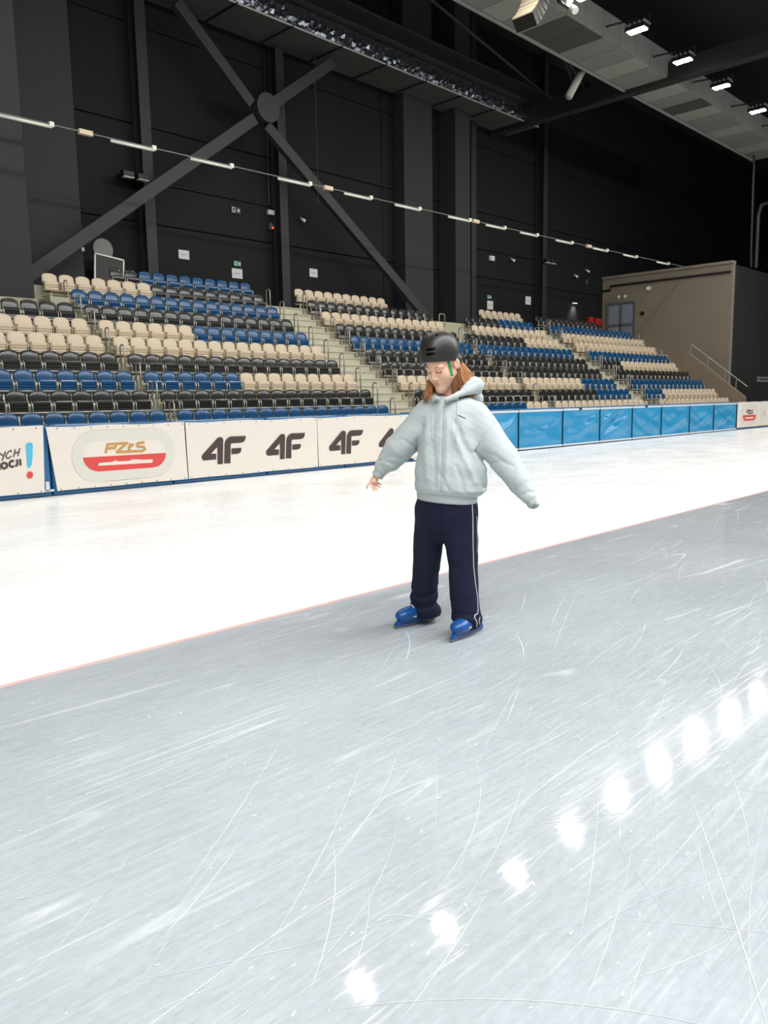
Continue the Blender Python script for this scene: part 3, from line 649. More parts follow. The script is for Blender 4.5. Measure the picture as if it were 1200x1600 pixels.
sg = empty('wall_sign', (42.7, 14.8, 2.15), 0, 'long pale sign on the dark cladding at the right edge', 'sign')
MB().bevbox((-.95, -.03, -.13), (.95, 0, .13), .005).build('sign_plate', m_grey, sg); MB().stroke([(-.75, 0), (.75, 0)], .09, -.0315).build('print', m_grille, sg)

# ------------------------------------------------------------------ scratches cut into the infield ice
r = np.random.RandomState(11); sc = MB()
def scratch(p, ang, length, curv, w):
    n = 14; pts = []; x, y, a = p[0], p[1], ang
    for q in range(n + 1):
        pts.append((x, y, a)); x += math.cos(a) * length / n; y += math.sin(a) * length / n; a += curv / n
    k = len(sc.v); zz = .0006 + k * 1e-7
    for q, (x, y, a) in enumerate(pts):
        e = w * (.15 + .85 * math.sin(math.pi * q / n) ** .5) * r.uniform(.6, 1.2) / 2; nx_, ny_ = -math.sin(a) * e, math.cos(a) * e
        sc.v += [(x + nx_, y + ny_, zz), (x - nx_, y - ny_, zz)]
    for q in range(n): sc.f.append((k + 2 * q, k + 2 * q + 1, k + 2 * q + 3, k + 2 * q + 2)); sc.mi.append(sc.cur)
for _ in range(440):
    d = 1.6 + 9 * r.rand() ** 1.2; th = r.uniform(math.radians(14), math.radians(75)); p = (d * math.cos(th), d * math.sin(th))
    if p[1] > 3.9: continue
    a = r.normal(.12, .3) if r.rand() < .86 else r.uniform(-1.2, 1.2)
    sc.cur = int(r.rand() < .22); L = r.uniform(.15, 1.3); cv = r.normal(0, .35)
    ye = p[1] + math.sin(a + cv) * L
    if ye > 3.95 or p[1] + math.sin(a) * L > 3.95: continue
    scratch(p, a, L, cv, r.uniform(.001, .0028) * (1 if d < 4 else 1.5))
for _ in range(500):   # shaved snow flecks
    d = 1.4 + 8 * r.rand(); th = r.uniform(math.radians(14), math.radians(75)); p = (d * math.cos(th), d * math.sin(th))
    if p[1] > 3.9: continue
    sc.cur = int(r.rand() < .5); s_ = r.uniform(.0015, .006); a = r.normal(.1, .4); n = 6
    sc.add([(p[0] + math.cos(a) * s_ * r.uniform(1, 3) * math.cos(q * 1.047) - math.sin(a) * s_ * .6 * math.sin(q * 1.047), p[1] + math.sin(a) * s_ * 2 * math.cos(q * 1.047) + math.cos(a) * s_ * .6 * math.sin(q * 1.047), .001) for q in range(n)], [tuple(range(n))])
so = sc.build('ice_scratches', m_scratch, ice_in); so['kind'] = 'stuff'; so['label'] = 'white skate scratches and snow flecks'
# ------------------------------------------------------------------ the skater
# local frame of the figure: x to the right of the picture, y away from the photographer, z up
class SDF:
    """small signed distance field on a grid, meshed with surface nets"""
    def __init__(s, lo, hi, h):
        s.lo = np.array(lo, float); s.h = h; s.n = np.ceil((np.array(hi) - s.lo) / h).astype(int) + 1
        s.d = np.full(s.n, .5, np.float32); s.ax = [(s.lo[i] + h * np.arange(s.n[i])).astype(np.float32) for i in range(3)]
    def sl(s, lo, hi):
        a = np.clip(np.floor((np.array(lo) - s.lo) / s.h).astype(int), 0, s.n - 1); b = np.clip(np.ceil((np.array(hi) - s.lo) / s.h).astype(int) + 1, 1, s.n)
        S = tuple(slice(a[i], max(b[i], a[i] + 1)) for i in range(3))
        return S, np.meshgrid(*[s.ax[i][S[i]] for i in range(3)], indexing='ij', sparse=True)
    def put(s, S, d, k, op='u'):
        a = s.d[S]
        if op == 'u':
            h = np.maximum(k - np.abs(a - d), 0) / k; s.d[S] = np.minimum(a, d) - h * h * k / 4
        else:
            d = -d; h = np.maximum(k - np.abs(a - d), 0) / k; s.d[S] = np.maximum(a, d) + h * h * k / 4
    def cone(s, a, b, r1, r2, k=.02, op='u'):
        a = np.array(a, float); b = np.array(b, float); m = max(r1, r2) + k * 2 + .03
        S, (X, Y, Z) = s.sl(np.minimum(a, b) - m, np.maximum(a, b) + m); ab = b - a; L = max(ab @ ab, 1e-9)
        t = np.clip(((X - a[0]) * ab[0] + (Y - a[1]) * ab[1] + (Z - a[2]) * ab[2]) / L, 0, 1)
        d = np.sqrt((X - a[0] - t * ab[0]) ** 2 + (Y - a[1] - t * ab[1]) ** 2 + (Z - a[2] - t * ab[2]) ** 2) - (r1 + (r2 - r1) * t)
        s.put(S, d, k, op)
    def chain(s, pts, rs, k=.02, op='u'):
        P = np.array(pts, float); m = max(rs) + k * 2 + .03; S, (X, Y, Z) = s.sl(P.min(0) - m, P.max(0) + m); best = None
        for a, b, r1, r2 in zip(P[:-1], P[1:], rs[:-1], rs[1:]):
            ab = b - a; t = np.clip(((X - a[0]) * ab[0] + (Y - a[1]) * ab[1] + (Z - a[2]) * ab[2]) / max(ab @ ab, 1e-9), 0, 1)
            d = np.sqrt((X - a[0] - t * ab[0]) ** 2 + (Y - a[1] - t * ab[1]) ** 2 + (Z - a[2] - t * ab[2]) ** 2) - (r1 + (r2 - r1) * t)
            best = d if best is None else np.minimum(best, d)
        s.put(S, best, k, op)
    def ell(s, c, r, k=.02, axes=None, op='u', cut=None, p=2.):
        c = np.array(c, float); m = max(r) + 2 * k + .03; S, (X, Y, Z) = s.sl(c - m, c + m); A = np.eye(3) if axes is None else np.array(axes)
        q = [(A[i][0] * (X - c[0]) + A[i][1] * (Y - c[1]) + A[i][2] * (Z - c[2])) for i in range(3)]
        k0 = np.sqrt(sum((q[i] / r[i]) ** 2 for i in range(3))) + 1e-6; k1 = np.sqrt(sum((q[i] / r[i] ** 2) ** 2 for i in range(3))) + 1e-6
        kp_ = k0 if p == 2. else (np.abs(q[2] / r[2]) ** p + ((q[0] / r[0]) ** 2 + (q[1] / r[1]) ** 2) ** (p / 2)) ** (1 / p)
        d = k0 * (kp_ - 1) / k1
        if cut is not None: d = np.maximum(d, cut - q[2])
        s.put(S, d, k, op)
    def torso(s, levels, ang, k=.03, tilt=0.):
        L = np.array(levels); m = .3; S, (X, Y, Z) = s.sl((L[:, 1].min() - m, L[:, 2].min() - m, L[0, 0] - .06), (L[:, 1].max() + m, L[:, 2].max() + m, L[-1, 0] + .06))
        Zt = Z + tilt * X
        f = lambda c: np.interp(Zt, L[:, 0], L[:, c])
        dx = X - f(1); dy = Y - f(2); l = dx * math.cos(ang) - dy * math.sin(ang); q = dx * math.sin(ang) + dy * math.cos(ang)
        w, dd = f(3), f(4); d = (np.sqrt((l / w) ** 2 + (q / dd) ** 2) - 1) * np.minimum(w, dd) * .9
        d = np.maximum(d, np.maximum(L[0, 0] - Zt, Zt - L[-1, 0])); s.put(S, d, k)
    def crease(s, pts, amp, sig, ymax):
        # fold in cloth: pushes the surface in (amp > 0) or out along a line seen from the front
        P = np.array(pts, float); lo = P.min(0) - 3 * sig; hi = P.max(0) + 3 * sig
        S, (X, Y, Z) = s.sl((lo[0], -1, lo[1]), (hi[0], ymax, hi[1])); best = None
        for i in range(len(P) - 1):
            a, b = P[i], P[i + 1]; ab = b - a; t = np.clip(((X - a[0]) * ab[0] + (Z - a[1]) * ab[1]) / (ab @ ab), 0, 1)
            d2 = (X - a[0] - t * ab[0]) ** 2 + (Z - a[1] - t * ab[1]) ** 2; best = d2 if best is None else np.minimum(best, d2)
        s.d[S] += (amp * np.exp(-best / sig ** 2)).astype(np.float32)
    def ripple(s, f, amp, seed):
        X, Y, Z = np.meshgrid(*s.ax, indexing='ij', sparse=True); q = np.random.RandomState(seed)
        for _ in range(5):
            kx, ky, kz = q.normal(0, f, 3); s.d += (amp * np.sin(kx * X + ky * Y + kz * Z + q.uniform(0, 6))).astype(np.float32)
    def data(s):
        d = s.d; neg = d < 0; n = s.n; m = np.zeros(n - 1, int)
        for i in (0, 1):
            for j in (0, 1):
                for k in (0, 1): m += neg[i:n[0] - 1 + i, j:n[1] - 1 + j, k:n[2] - 1 + k]
        act = np.argwhere((m > 0) & (m < 8)); idx = np.full(n - 1, -1, np.int64); idx[tuple(act.T)] = np.arange(len(act))
        acc = np.zeros((len(act), 3)); cnt = np.zeros(len(act))
        cor = [(i, j, k) for i in (0, 1) for j in (0, 1) for k in (0, 1)]
        for a in cor:
            for ax in range(3):
                if a[ax]: continue
                b = list(a); b[ax] = 1; va = d[tuple((act + a).T)]; vb = d[tuple((act + b).T)]; c = (va < 0) != (vb < 0)
                t = np.where(c, va / np.where(c, va - vb, 1), 0); p = np.tile(np.array(a, float), (len(act), 1)); p[:, ax] += t
                acc[c] += p[c]; cnt[c] += 1
        V = s.lo + (act + acc / cnt[:, None]) * s.h; F = []
        for ax in range(3):
            o1, o2 = (ax + 1) % 3, (ax + 2) % 3; sa = [slice(None)] * 3; sb_ = [slice(None)] * 3; sa[ax] = slice(0, -1); sb_[ax] = slice(1, None)
            na, nb = neg[tuple(sa)], neg[tuple(sb_)]; e = np.argwhere(na != nb); e = e[(e[:, o1] > 0) & (e[:, o2] > 0) & (e[:, o1] < n[o1] - 1) & (e[:, o2] < n[o2] - 1)]
            e1 = np.zeros(3, int); e1[o1] = 1; e2 = np.zeros(3, int); e2[o2] = 1
            q = np.stack([idx[tuple((e - e1 - e2).T)], idx[tuple((e - e2).T)], idx[tuple(e.T)], idx[tuple((e - e1).T)]], 1)
            fl = ~na[tuple(e.T)]; q[fl] = q[fl][:, ::-1]; F.append(q)
        F = np.concatenate(F); return V, F[(F >= 0).all(1)]
def sdf_mesh(name, parts, mats):
    V = []; F = []; k = 0
    for s in parts:
        v, f = s.data(); V.append(v); F.append(f + k); k += len(v)
    V = np.concatenate(V); F = np.concatenate(F); me = bpy.data.meshes.new(name)
    me.vertices.add(len(V)); me.vertices.foreach_set('co', V.astype(np.float32).ravel())
    me.loops.add(F.size); me.loops.foreach_set('vertex_index', F.astype(np.int32).ravel())
    me.polygons.add(len(F)); me.polygons.foreach_set('loop_start', (np.arange(len(F)) * 4).astype(np.int32))
    me.polygons.foreach_set('use_smooth', np.ones(len(F), bool)); me.update(calc_edges=True)
    for m in (mats if isinstance(mats, list) else [mats]): me.materials.append(m)
    return me
def bvh_of(me): return BVHTree.FromPolygons([v.co for v in me.vertices], [tuple(p.vertices) for p in me.polygons])
def front(bv, x, z, off=.003, y0=-1.2):
    h = bv.ray_cast(Vector((x, y0, z)), Vector((0, 1, 0)))
    return None if h[0] is None else Vector((x, h[0].y - off, z))
def ribbon_on(bv, pts, r, name, m, parent, n=6, off=.001, sub=6):
    P = []
    for (xa, za), (xb, zb) in zip(pts[:-1], pts[1:]):
        for q in range(sub): P.append((xa + (xb - xa) * q / sub, za + (zb - za) * q / sub))
    P.append(pts[-1]); Q = [front(bv, x, z, off) for x, z in P]; Q = [q for q in Q if q is not None]
    return MB().tube(Q, r, n).build(name, m, parent, True)

m_skin = mat('skin', (236, 186, 158), .5, vary=.04, scale=18, sss=.12)
m_hoodie = mat('pale_mint_fleece', (192, 199, 197), .95, vary=.03, scale=30, bump=.12, bscale=260, spec=.2)
m_seam = mat('mint_rib_knit', (184, 191, 189), .95, vary=.1, scale=120, stretch=(1, 1, .1), spec=.2)
m_trouser = mat('navy_jersey', (27, 32, 52), .9, vary=.12, scale=40, bump=.1, bscale=220, spec=.25)
m_piping = mat('white_piping', (205, 205, 205), .7)
m_helmet = mat('matt_black_helmet', (48, 45, 42), .38, vary=.08, scale=6)
m_liner = mat('helmet_liner', (10, 10, 10), .9)
m_strap = mat('green_strap', (30, 140, 72), .6)
m_hair = mat('auburn_hair', (178, 122, 74), .45, vary=.45, scale=60, stretch=(1, 1, .15))
m_hair2 = mat('dark_auburn_hair', (122, 76, 48), .5, vary=.4, scale=60, stretch=(1, 1, .15))
m_lip = mat('lip', (214, 146, 128), .45)
m_lash = mat('lash', (92, 62, 50), .7)
m_brow = mat('brow', (176, 128, 100), .8)
m_skate = mat('blue_skate_shell', (24, 80, 144), .3, vary=.1, scale=12)
m_skate_d = mat('dark_blue_blade_holder', (24, 44, 96), .35, vary=.1)
m_steel = mat('skate_steel', (150, 152, 158), .3, .9)
m_lace = mat('skate_lace', (222, 214, 200), .7)

pe = empty('person', (3.559, 3.026, 0), math.atan2(-.762, .648), 'person in pale mint hoodie and black helmet, skating with arms out, looking down', 'person')

# head frame
hy, hp = math.radians(38), math.radians(27)
HF = np.array([-math.sin(hy) * math.cos(hp), -math.cos(hy) * math.cos(hp), -math.sin(hp)])
HU = np.array([-math.sin(hy) * math.sin(hp), -math.cos(hy) * math.sin(hp), math.cos(hp)]); HL = np.cross(HU, HF)
HO = np.array([.02, .03, 1.598]); HS = 1.1
hd = lambda f, l, u: HO + HS * (f * HF + l * HL + u * HU)
AX = [HF, HL, HU]; hr = lambda *r: [HS * q for q in r]
H = SDF((-.16, -.16, 1.34), (.2, .22, 1.78), .003)
H.ell(hd(-.008, 0, .045), hr(.097, .077, .092), .01, AX)
H.ell(hd(.042, 0, -.02), hr(.05, .062, .085), .03, AX)
for sg in (-1, 1):
    H.cone(hd(.005, sg * .052, -.045), hd(.07, sg * .012, -.098), .022, .02, .03)
    H.ell(hd(.056, sg * .038, -.03), hr(.03, .029, .034), .025, AX)
    H.ell(hd(.078, sg * .03, .026), hr(.016, .028, .01), .014, AX)
H.cone(hd(.078, 0, -.1), hd(.08, 0, -.1), .021, .021, .025)
H.ell(hd(.068, 0, -.062), hr(.024, .034, .028), .025, AX)
for sg in (-1, 1): H.ell(hd(.098, sg * .031, .006), hr(.016, .018, .011), .012, AX, 's')
for sg in (-1, 1): H.ell(hd(.077, sg * .031, .006), hr(.014, .018, .0125), .006, AX)
H.cone(hd(.088, 0, .015), hd(.107, 0, -.028), .008, .011, .014)
for sg in (-1, 1): H.ell(hd(.1, sg * .012, -.034), hr(.012, .008, .008), .006, AX)
H.ell(hd(.09, 0, -.059), hr(.008, .022, .006), .008, AX); H.ell(hd(.088, 0, -.07), hr(.008, .018, .0065), .008, AX)
H.cone(hd(.099, -.02, -.0645), hd(.099, .02, -.0645), .0022, .0022, .004, 's')
for sg in (-1, 1):
    ea = [.35 * HF * 0 + HF * .93 + sg * HL * -.36, HL * .93 + sg * HF * .36, HU]
    H.ell(hd(-.008, sg * .082, .002), hr(.02, .009, .032), .006, ea); H.ell(hd(.0, sg * .091, .004), hr(.011, .006, .018), .005, ea, 's')
H.cone((.055, .085, 1.36), hd(-.02, 0, -.06), .056, .054, .03)
# trunk and limbs hidden under the clothes, wrists and hand
B = SDF((-.5, -.3, .1), (.6, .45, 1.47), .009)
B.torso([(.80, .035, .06, .15, .1), (.95, .04, .06, .14, .09), (1.15, .05, .065, .15, .09), (1.33, .06, .075, .15, .08), (1.40, .06, .08, .08, .06), (1.45, .06, .085, .05, .05)], math.radians(25))
B.chain([(-.07, .1, 1.34), (-.25, .15, 1.1), (-.37, .2, .97)], [.04, .035, .018], .03)
B.chain([(.2, .05, 1.31), (.35, -.04, 1.09), (.51, -.15, .83)], [.05, .042, .026], .03)
B.chain([(-.05, .12, .84), (-.09, .16, .5), (-.1, .215, .16)], [.085, .055, .03], .03)
B.chain([(.12, .04, .84), (.13, .01, .5), (.145, -.01, .14)], [.085, .055, .03], .03)
G = SDF((-.49, .1, .83), (-.34, .28, 1.0), .0022)
G.chain([(-.375, .2, .965), (-.403, .198, .925), (-.412, .197, .908)], [.02, .021, .024], .015)
G.ell((-.409, .198, .905), (.022, .028, .019), .01)
def finger(pts, r): G.chain(pts, [r, r * .95, r * .88, r * .75], .006)
finger([(-.424, .185, .908), (-.438, .176, .898), (-.448, .168, .886), (-.452, .163, .869)], .0076)
finger([(-.420, .184, .895), (-.420, .175, .880), (-.413, .168, .868), (-.404, .165, .857)], .0074)
finger([(-.408, .195, .891), (-.403, .189, .876), (-.395, .186, .865), (-.388, .186, .858)], .0074)
finger([(-.398, .207, .893), (-.390, .205, .880), (-.381, .208, .875), (-.374, .210, .870)], .0072)
finger([(-.390, .218, .899), (-.381, .220, .890), (-.374, .224, .888), (-.367, .226, .886)], .0064)
bme = sdf_mesh('body', [H, B, G], m_skin); body = put('body', bme, pe); hb = BVHTree.FromPolygons([Vector(v) for v in H.data()[0]], [tuple(f) for f in H.data()[1].tolist()])
def face(f0, pts, r, name, m):
    Q = []
    for l, u in pts:
        o_ = Vector(hd(.2, l, u)); h = hb.ray_cast(o_, Vector(-HF))
        if h[0] is not None: Q.append(h[0] + Vector(HF) * f0)
    return MB().tube(Q, r, 6).build(name, m, body, True)
for sg, nm in ((-1, 'r'), (1, 'l')):
    face(.0004, [(sg * (.031 + .017 * math.cos(t)), .003 - .006 * math.sin(t)) for t in np.linspace(0, math.pi, 9)], .0022, 'eyelash', m_lash)
    face(-.0006, [(sg * .015, .026), (sg * .026, .031), (sg * .038, .031), (sg * .05, .025)], [.002, .0032, .003, .0015], 'eyebrow', m_brow)
face(0, [(-.02, -.063), (-.01, -.0585), (0, -.06), (.01, -.0585), (.02, -.063)], [.001, .0028, .003, .0028, .001], 'lip', m_lip)
face(0, [(-.018, -.067), (-.009, -.071), (0, -.072), (.009, -.071), (.018, -.067)], [.001, .0032, .0036, .0032, .001], 'lip', m_lip)
for sg in (-1, 1): face(0, [(sg * .006, -.041), (sg * .011, -.0405)], .0025, 'nostril', m_lash)

# helmet
kp = math.radians(5)
PF = np.array([-math.sin(hy) * math.cos(kp), -math.cos(hy) * math.cos(kp), -math.sin(kp)]); PU = np.array([-math.sin(hy) * math.sin(kp), -math.cos(hy) * math.sin(kp), math.cos(kp)]); PL = np.cross(PU, PF)
PA = [PF, PL, PU]; PO = np.array([.002, .035, 1.632]); pd = lambda f, l, u: PO + f * PF + l * PL + u * PU
K = SDF((-.16, -.13, 1.56), (.16, .2, 1.82), .003)
K.ell(pd(0, 0, 0), (.131, .113, .161), .004, PA, cut=-.012, p=2.5)
K.ell(pd(-.04, 0, -.01), (.1, .112, .05), .02, PA, cut=-.022)
K.ell(pd(0, 0, -.012), (.119, .101, .150), .003, PA, 's', p=2.5)
for (l, u, w) in ((.0, .06, .024), (.0, .034, .024)):
    a_ = .131 * (1 - (u / .161) ** 2.5) ** .4
    K.chain([pd(a_ * .97, l - w + .026, u), pd(a_ * .985, l + .026, u), pd(a_ * .88, l + w + .026, u)], [.007, .008, .007], .002, 's')
    K.chain([pd(a_ * .91, l - w + .026, u), pd(a_ * .92, l + .026, u), pd(a_ * .89, l + .4 * w + .026, u)], [.007, .008, .007], .002, 's')
for (f, l) in ((.072, -.034), (.072, .034), (-.05, .04), (-.05, -.04)):
    u = .161 * (1 - ((f / .131) ** 2 + (l / .113) ** 2) ** 1.25) ** .4; K.cone(pd(f - .008, l, u - .004), pd(f + .008, l, u + .004), .0085, .0085, .002, 's')
he = put('helmet', sdf_mesh('helmet', [K], m_helmet), pe)
Q_ = SDF((-.16, -.13, 1.58), (.16, .2, 1.80), .005); Q_.ell(pd(0, 0, -.012), (.1185, .1005, .149), .003, PA, cut=.01, p=2.5); put('padding', sdf_mesh('padding', [Q_], m_liner), he)
def strap(pts, w, name):
    b_ = MB()
    for (xa, za), (xb, zb) in zip(pts[:-1], pts[1:]):
        A = [front(hb, xa - w / 2, za, .003), front(hb, xa + w / 2, za, .003), front(hb, xb + w / 2, zb, .003), front(hb, xb - w / 2, zb, .003)]
        if all(a is not None for a in A):
            b_.add(A + [a + Vector((0, .002, 0)) for a in A], [(0, 1, 2, 3), (7, 6, 5, 4), (0, 4, 5, 1), (1, 5, 6, 2), (2, 6, 7, 3), (3, 7, 4, 0)])
    return b_.build(name, m_strap, he)
strap([(.046, 1.63), (.053, 1.60), (.061, 1.57), (.068, 1.54), (.074, 1.515)], .017, 'strap')
MB().tube([pd(-.10, .06, -.02), pd(-.12, .045, .04), pd(-.115, .05, .09)], .006, 6).build('rear_strap', m_strap, he)

# hair: many fine tapering strands under the helmet
def strands(n, roots, tips, mid, spread, rad, name, m, sd):
    q = np.random.RandomState(sd); b_ = MB()
    for _ in range(n):
        t = q.rand(); w = q.normal(0, 1, 3) * spread * .4; ra = np.array([np.interp(t, np.linspace(0, 1, len(roots)), [p[i] for p in roots]) for i in range(3)]) + w * .5
        ti = np.array([np.interp(t, np.linspace(0, 1, len(tips)), [p[i] for p in tips]) for i in range(3)]) + q.normal(0, 1, 3) * spread
        mi = np.array([np.interp(t, np.linspace(0, 1, len(mid)), [p[i] for p in mid]) for i in range(3)]) + w
        P = []
        for s_ in np.linspace(0, 1, 9):
            p = (1 - s_) ** 2 * ra + 2 * s_ * (1 - s_) * mi + s_ ** 2 * ti; p = p + np.array([math.sin(s_ * 9 + t * 20), math.cos(s_ * 8 + t * 15), 0]) * .007 * s_; P.append(p)
        r = rad * q.uniform(.7, 1.3); b_.tube(P, [r * v for v in (.8, 1, 1, 1, .95, .9, .75, .55, .2)], 5)
    return b_.build(name, m, hair, True)
hs_ = SDF((-.12, -.08, 1.36), (.24, .24, 1.70), .005)
hs_.ell(pd(-.03, 0, -.0), (.1, .1, .1), .02, PA)
hs_.chain([(.09, .06, 1.57), (.12, .1, 1.5), (.17, .13, 1.43)], [.035, .045, .035], .03)
hs_.chain([(.075, .06, 1.55), (.085, .06, 1.48), (.095, .045, 1.42)], [.03, .04, .03], .03)
hs_.chain([(-.02, .12, 1.55), (-.045, .09, 1.46)], [.03, .022], .03)
hair = put('hair', sdf_mesh('hair', [hs_], m_hair2), pe)
strands(150, [(.108, .03, 1.60), (.118, .07, 1.62), (.1, .11, 1.62)], [(.15, .03, 1.425), (.2, .07, 1.44), (.232, .12, 1.46)], [(.125, .02, 1.50), (.165, .05, 1.545), (.185, .1, 1.56)], .016, .0035, 'hair_strands', m_hair, 1)
strands(90, [(.075, .0, 1.555), (.1, .02, 1.57)], [(.07, -.005, 1.415), (.15, .03, 1.42)], [(.085, -.005, 1.48), (.115, .01, 1.49)], .008, .0035, 'hair_strands', m_hair2, 2)
strands(90, [(-.05, .10, 1.56), (-.03, .11, 1.54)], [(-.095, .03, 1.40), (-.05, .0, 1.405)], [(-.07, .08, 1.50), (-.052, .05, 1.46)], .010, .0035, 'hair_strands', m_hair, 3)

# hoodie
A25 = math.radians(25)
T = SDF((-.48, -.36, .80), (.64, .36, 1.58), .0055)
T.torso([(.845, .037, .05, .185, .15), (.86, .045, .05, .205, .168), (.885, .056, .05, .222, .182), (.94, .062, .05, .222, .18), (1.02, .06, .052, .216, .172), (1.12, .055, .056, .2, .155), (1.25, .06, .068, .192, .14), (1.34, .064, .075, .172, .115), (1.39, .064, .08, .135, .098), (1.425, .06, .08, .09, .08), (1.44, .06, .08, .07, .07)], A25, .01, .075)
T.chain([(-.02, .10, 1.375), (-.075, .105, 1.34), (-.155, .125, 1.235), (-.243, .15, 1.115), (-.305, .178, 1.045), (-.352, .193, 1.0)], [.05, .07, .079, .09, .076, .053], .035)
T.chain([(.15, .055, 1.36), (.205, .045, 1.31), (.268, .015, 1.195), (.363, -.05, 1.06), (.447, -.11, .925), (.498, -.143, .85)], [.055, .081, .094, .085, .069, .045], .035)
# hood lying on the back and shoulders, with its rolled opening
T.chain([(.035, -.05, 1.40), (.09, -.03, 1.418), (.15, .01, 1.445), (.2, .075, 1.475), (.19, .15, 1.48), (.1, .2, 1.46), (0, .17, 1.43), (-.05, .1, 1.415), (-.045, .03, 1.41), (-.01, -.03, 1.405)], [.012, .02, .032, .055, .058, .055, .045, .03, .02, .012], .014)
T.ell((.13, .2, 1.40), (.13, .07, .1), .04)
T.chain([(.06, .07, 1.44), (.06, .07, 1.6)], [.07, .085], .015, 's')
# folds
T.crease([(.09, 1.27), (.125, 1.16), (.17, 1.09), (.2, 1.02), (.25, .89)], .011, .015, .06); T.crease([(.075, 1.22), (.115, 1.11), (.16, 1.03), (.2, .93)], -.010, .02, .05)
T.crease([(.315, 1.255), (.25, 1.19), (.205, 1.10)], .007, .006, .1); T.crease([(.2, 1.1), (.235, 1.06), (.27, 1.02)], .010, .011, .08)
T.crease([(.02, 1.38), (.012, 1.2), (.006, 1.02), (0, .87)], .005, .006, .06); T.crease([(.04, 1.30), (.035, 1.1), (.03, .93)], -.006, .014, .05)
T.crease([(-.03, 1.33), (-.045, 1.18), (-.03, 1.0), (-.035, .9)], .006, .016, .05); T.crease([(-.08, 1.3), (-.09, 1.12), (-.08, .95)], -.006, .018, .08)
T.crease([(.09, 1.02), (.12, .94), (.13, .88)], .006, .012, .05); T.crease([(.0, .98), (.03, .92), (.05, .88)], .005, .01, .05)
T.crease([(-.1, 1.25), (-.135, 1.16), (-.145, 1.08)], .008, .013, .14)
T.crease([(.25, 1.1), (.31, 1.08), (.37, 1.03)], .004, .009, .1); T.crease([(.29, 1.03), (.35, 1.05), (.41, 1.02)], .004, .01, .1); T.crease([(.42, .99), (.4, .93), (.42, .89)], .003, .01, .1); T.crease([(.46, .86), (.49, .88), (.53, .87)], .006, .007, .1)
T.crease([(-.23, 1.05), (-.29, 1.07), (-.34, 1.05)], .005, .01, .2); T.crease([(-.25, 1.01), (-.31, 1.03), (-.36, 1.04)], .006, .01, .2); T.crease([(-.15, 1.12), (-.22, 1.17), (-.28, 1.16)], .004, .012, .2)
T.crease([(.11, 1.405), (.18, 1.425), (.26, 1.43)], .009, .008, .2); T.crease([(.11, 1.445), (.17, 1.475), (.22, 1.5)], .006, .007, .2)
T.crease([(-.015, 1.41), (-.03, 1.39), (.01, 1.40)], .004, .005, .05)
T.ripple(22, .0012, 5); T.ripple(60, .0003, 6)
hme = sdf_mesh('hoodie', [T], m_hoodie); hoodie = put('hoodie', hme, pe); tb = bvh_of(hme)
Hm = SDF((-.22, -.2, .77), (.3, .3, .90), .005)
Hm.torso([(.803, .035, .05, .178, .142), (.81, .036, .05, .184, .148), (.86, .037, .05, .187, .151), (.867, .037, .05, .182, .147)], A25, .004, .075)
put('hem_band', sdf_mesh('hem_band', [Hm], m_seam), hoodie)
Cf = SDF((-.43, .12, .91), (-.3, .27, 1.04), .004); Cf.cone((-.35, .194, .995), (-.385, .2, .948), .042, .037, .01); Cf.cone((-.395, .202, .935), (-.41, .204, .915), .033, .033, .004, 's'); put('cuff', sdf_mesh('cuff', [Cf], m_seam), hoodie)
Cg = SDF((.44, -.24, .75), (.6, -.06, .9), .004); Cg.chain([(.49, -.138, .855), (.512, -.15, .825), (.527, -.157, .803)], [.043, .037, .031], .012); Cg.cone((.532, -.17, .79), (.54, -.17, .775), .02, .022, .008, 's'); Cg.ripple(90, .0012, 3); put('cuff', sdf_mesh('cuff', [Cg], m_seam), hoodie)
ribbon_on(tb, [(.03, 1.40), (.024, 1.3), (.014, 1.1), (.004, .95), (-.001, .875)], .0035, 'zipper', m_seam, hoodie, off=.0)
zp = front(tb, .031, 1.385, .006); MB().tube([zp + Vector((0, 0, .02)), zp, zp - Vector((0, 0, .022))], [.004, .006, .008], 8).build('zipper_pull', m_chrome, hoodie, True)
ribbon_on(tb, [(.10, 1.41), (.098, 1.33), (.092, 1.24), (.088, 1.16)], .0032, 'drawstring', m_hoodie, hoodie, off=.002)
ribbon_on(tb, [(-.035, 1.40), (-.045, 1.32), (-.05, 1.24), (-.046, 1.17)], .0032, 'drawstring', m_hoodie, hoodie, off=.002)
ribbon_on(tb, [(.093, 1.312), (.11, 1.306), (.125, 1.30), (.145, 1.29)], .0026, 'chest_print', m_lash, hoodie, off=.0)

# trousers
L = SDF((-.26, -.22, .02), (.32, .4, .88), .0055)
L.torso([(.56, .03, .058, .09, .07), (.64, .03, .058, .155, .115), (.72, .033, .055, .178, .135), (.84, .034, .052, .176, .138)], A25, .03)
L.chain([(-.06, .09, .74), (-.076, .115, .57), (-.088, .15, .40), (-.106, .2, .2), (-.116, .22, .115), (-.108, .225, .085)], [.085, .093, .085, .085, .083, .078], .05)
L.chain([(-.09, .2, .10), (-.055, .25, .075)], [.07, .055], .03)
L.chain([(.12, .03, .74), (.122, .015, .57), (.131, .0, .42), (.136, -.02, .25), (.147, -.02, .12), (.15, -.02, .098)], [.088, .1, .087, .087, .088, .085], .05)
L.chain([(.155, -.0, .11), (.185, .03, .085)], [.075, .06], .03)
L.crease([(.0, .78), (.003, .6), (.006, .53)], .008, .012, .1)
for z_, a_ in ((.15, .005), (.115, -.006), (.085, .006)): L.crease([(.07, z_ - .005), (.13, z_ + .006), (.19, z_ - .008)], a_, .010, .1)
for z_, a_ in ((.21, .006), (.17, -.006), (.13, .006)): L.crease([(-.19, z_ + .01), (-.12, z_ - .015), (-.03, z_ + .01)], a_, .014, .3)
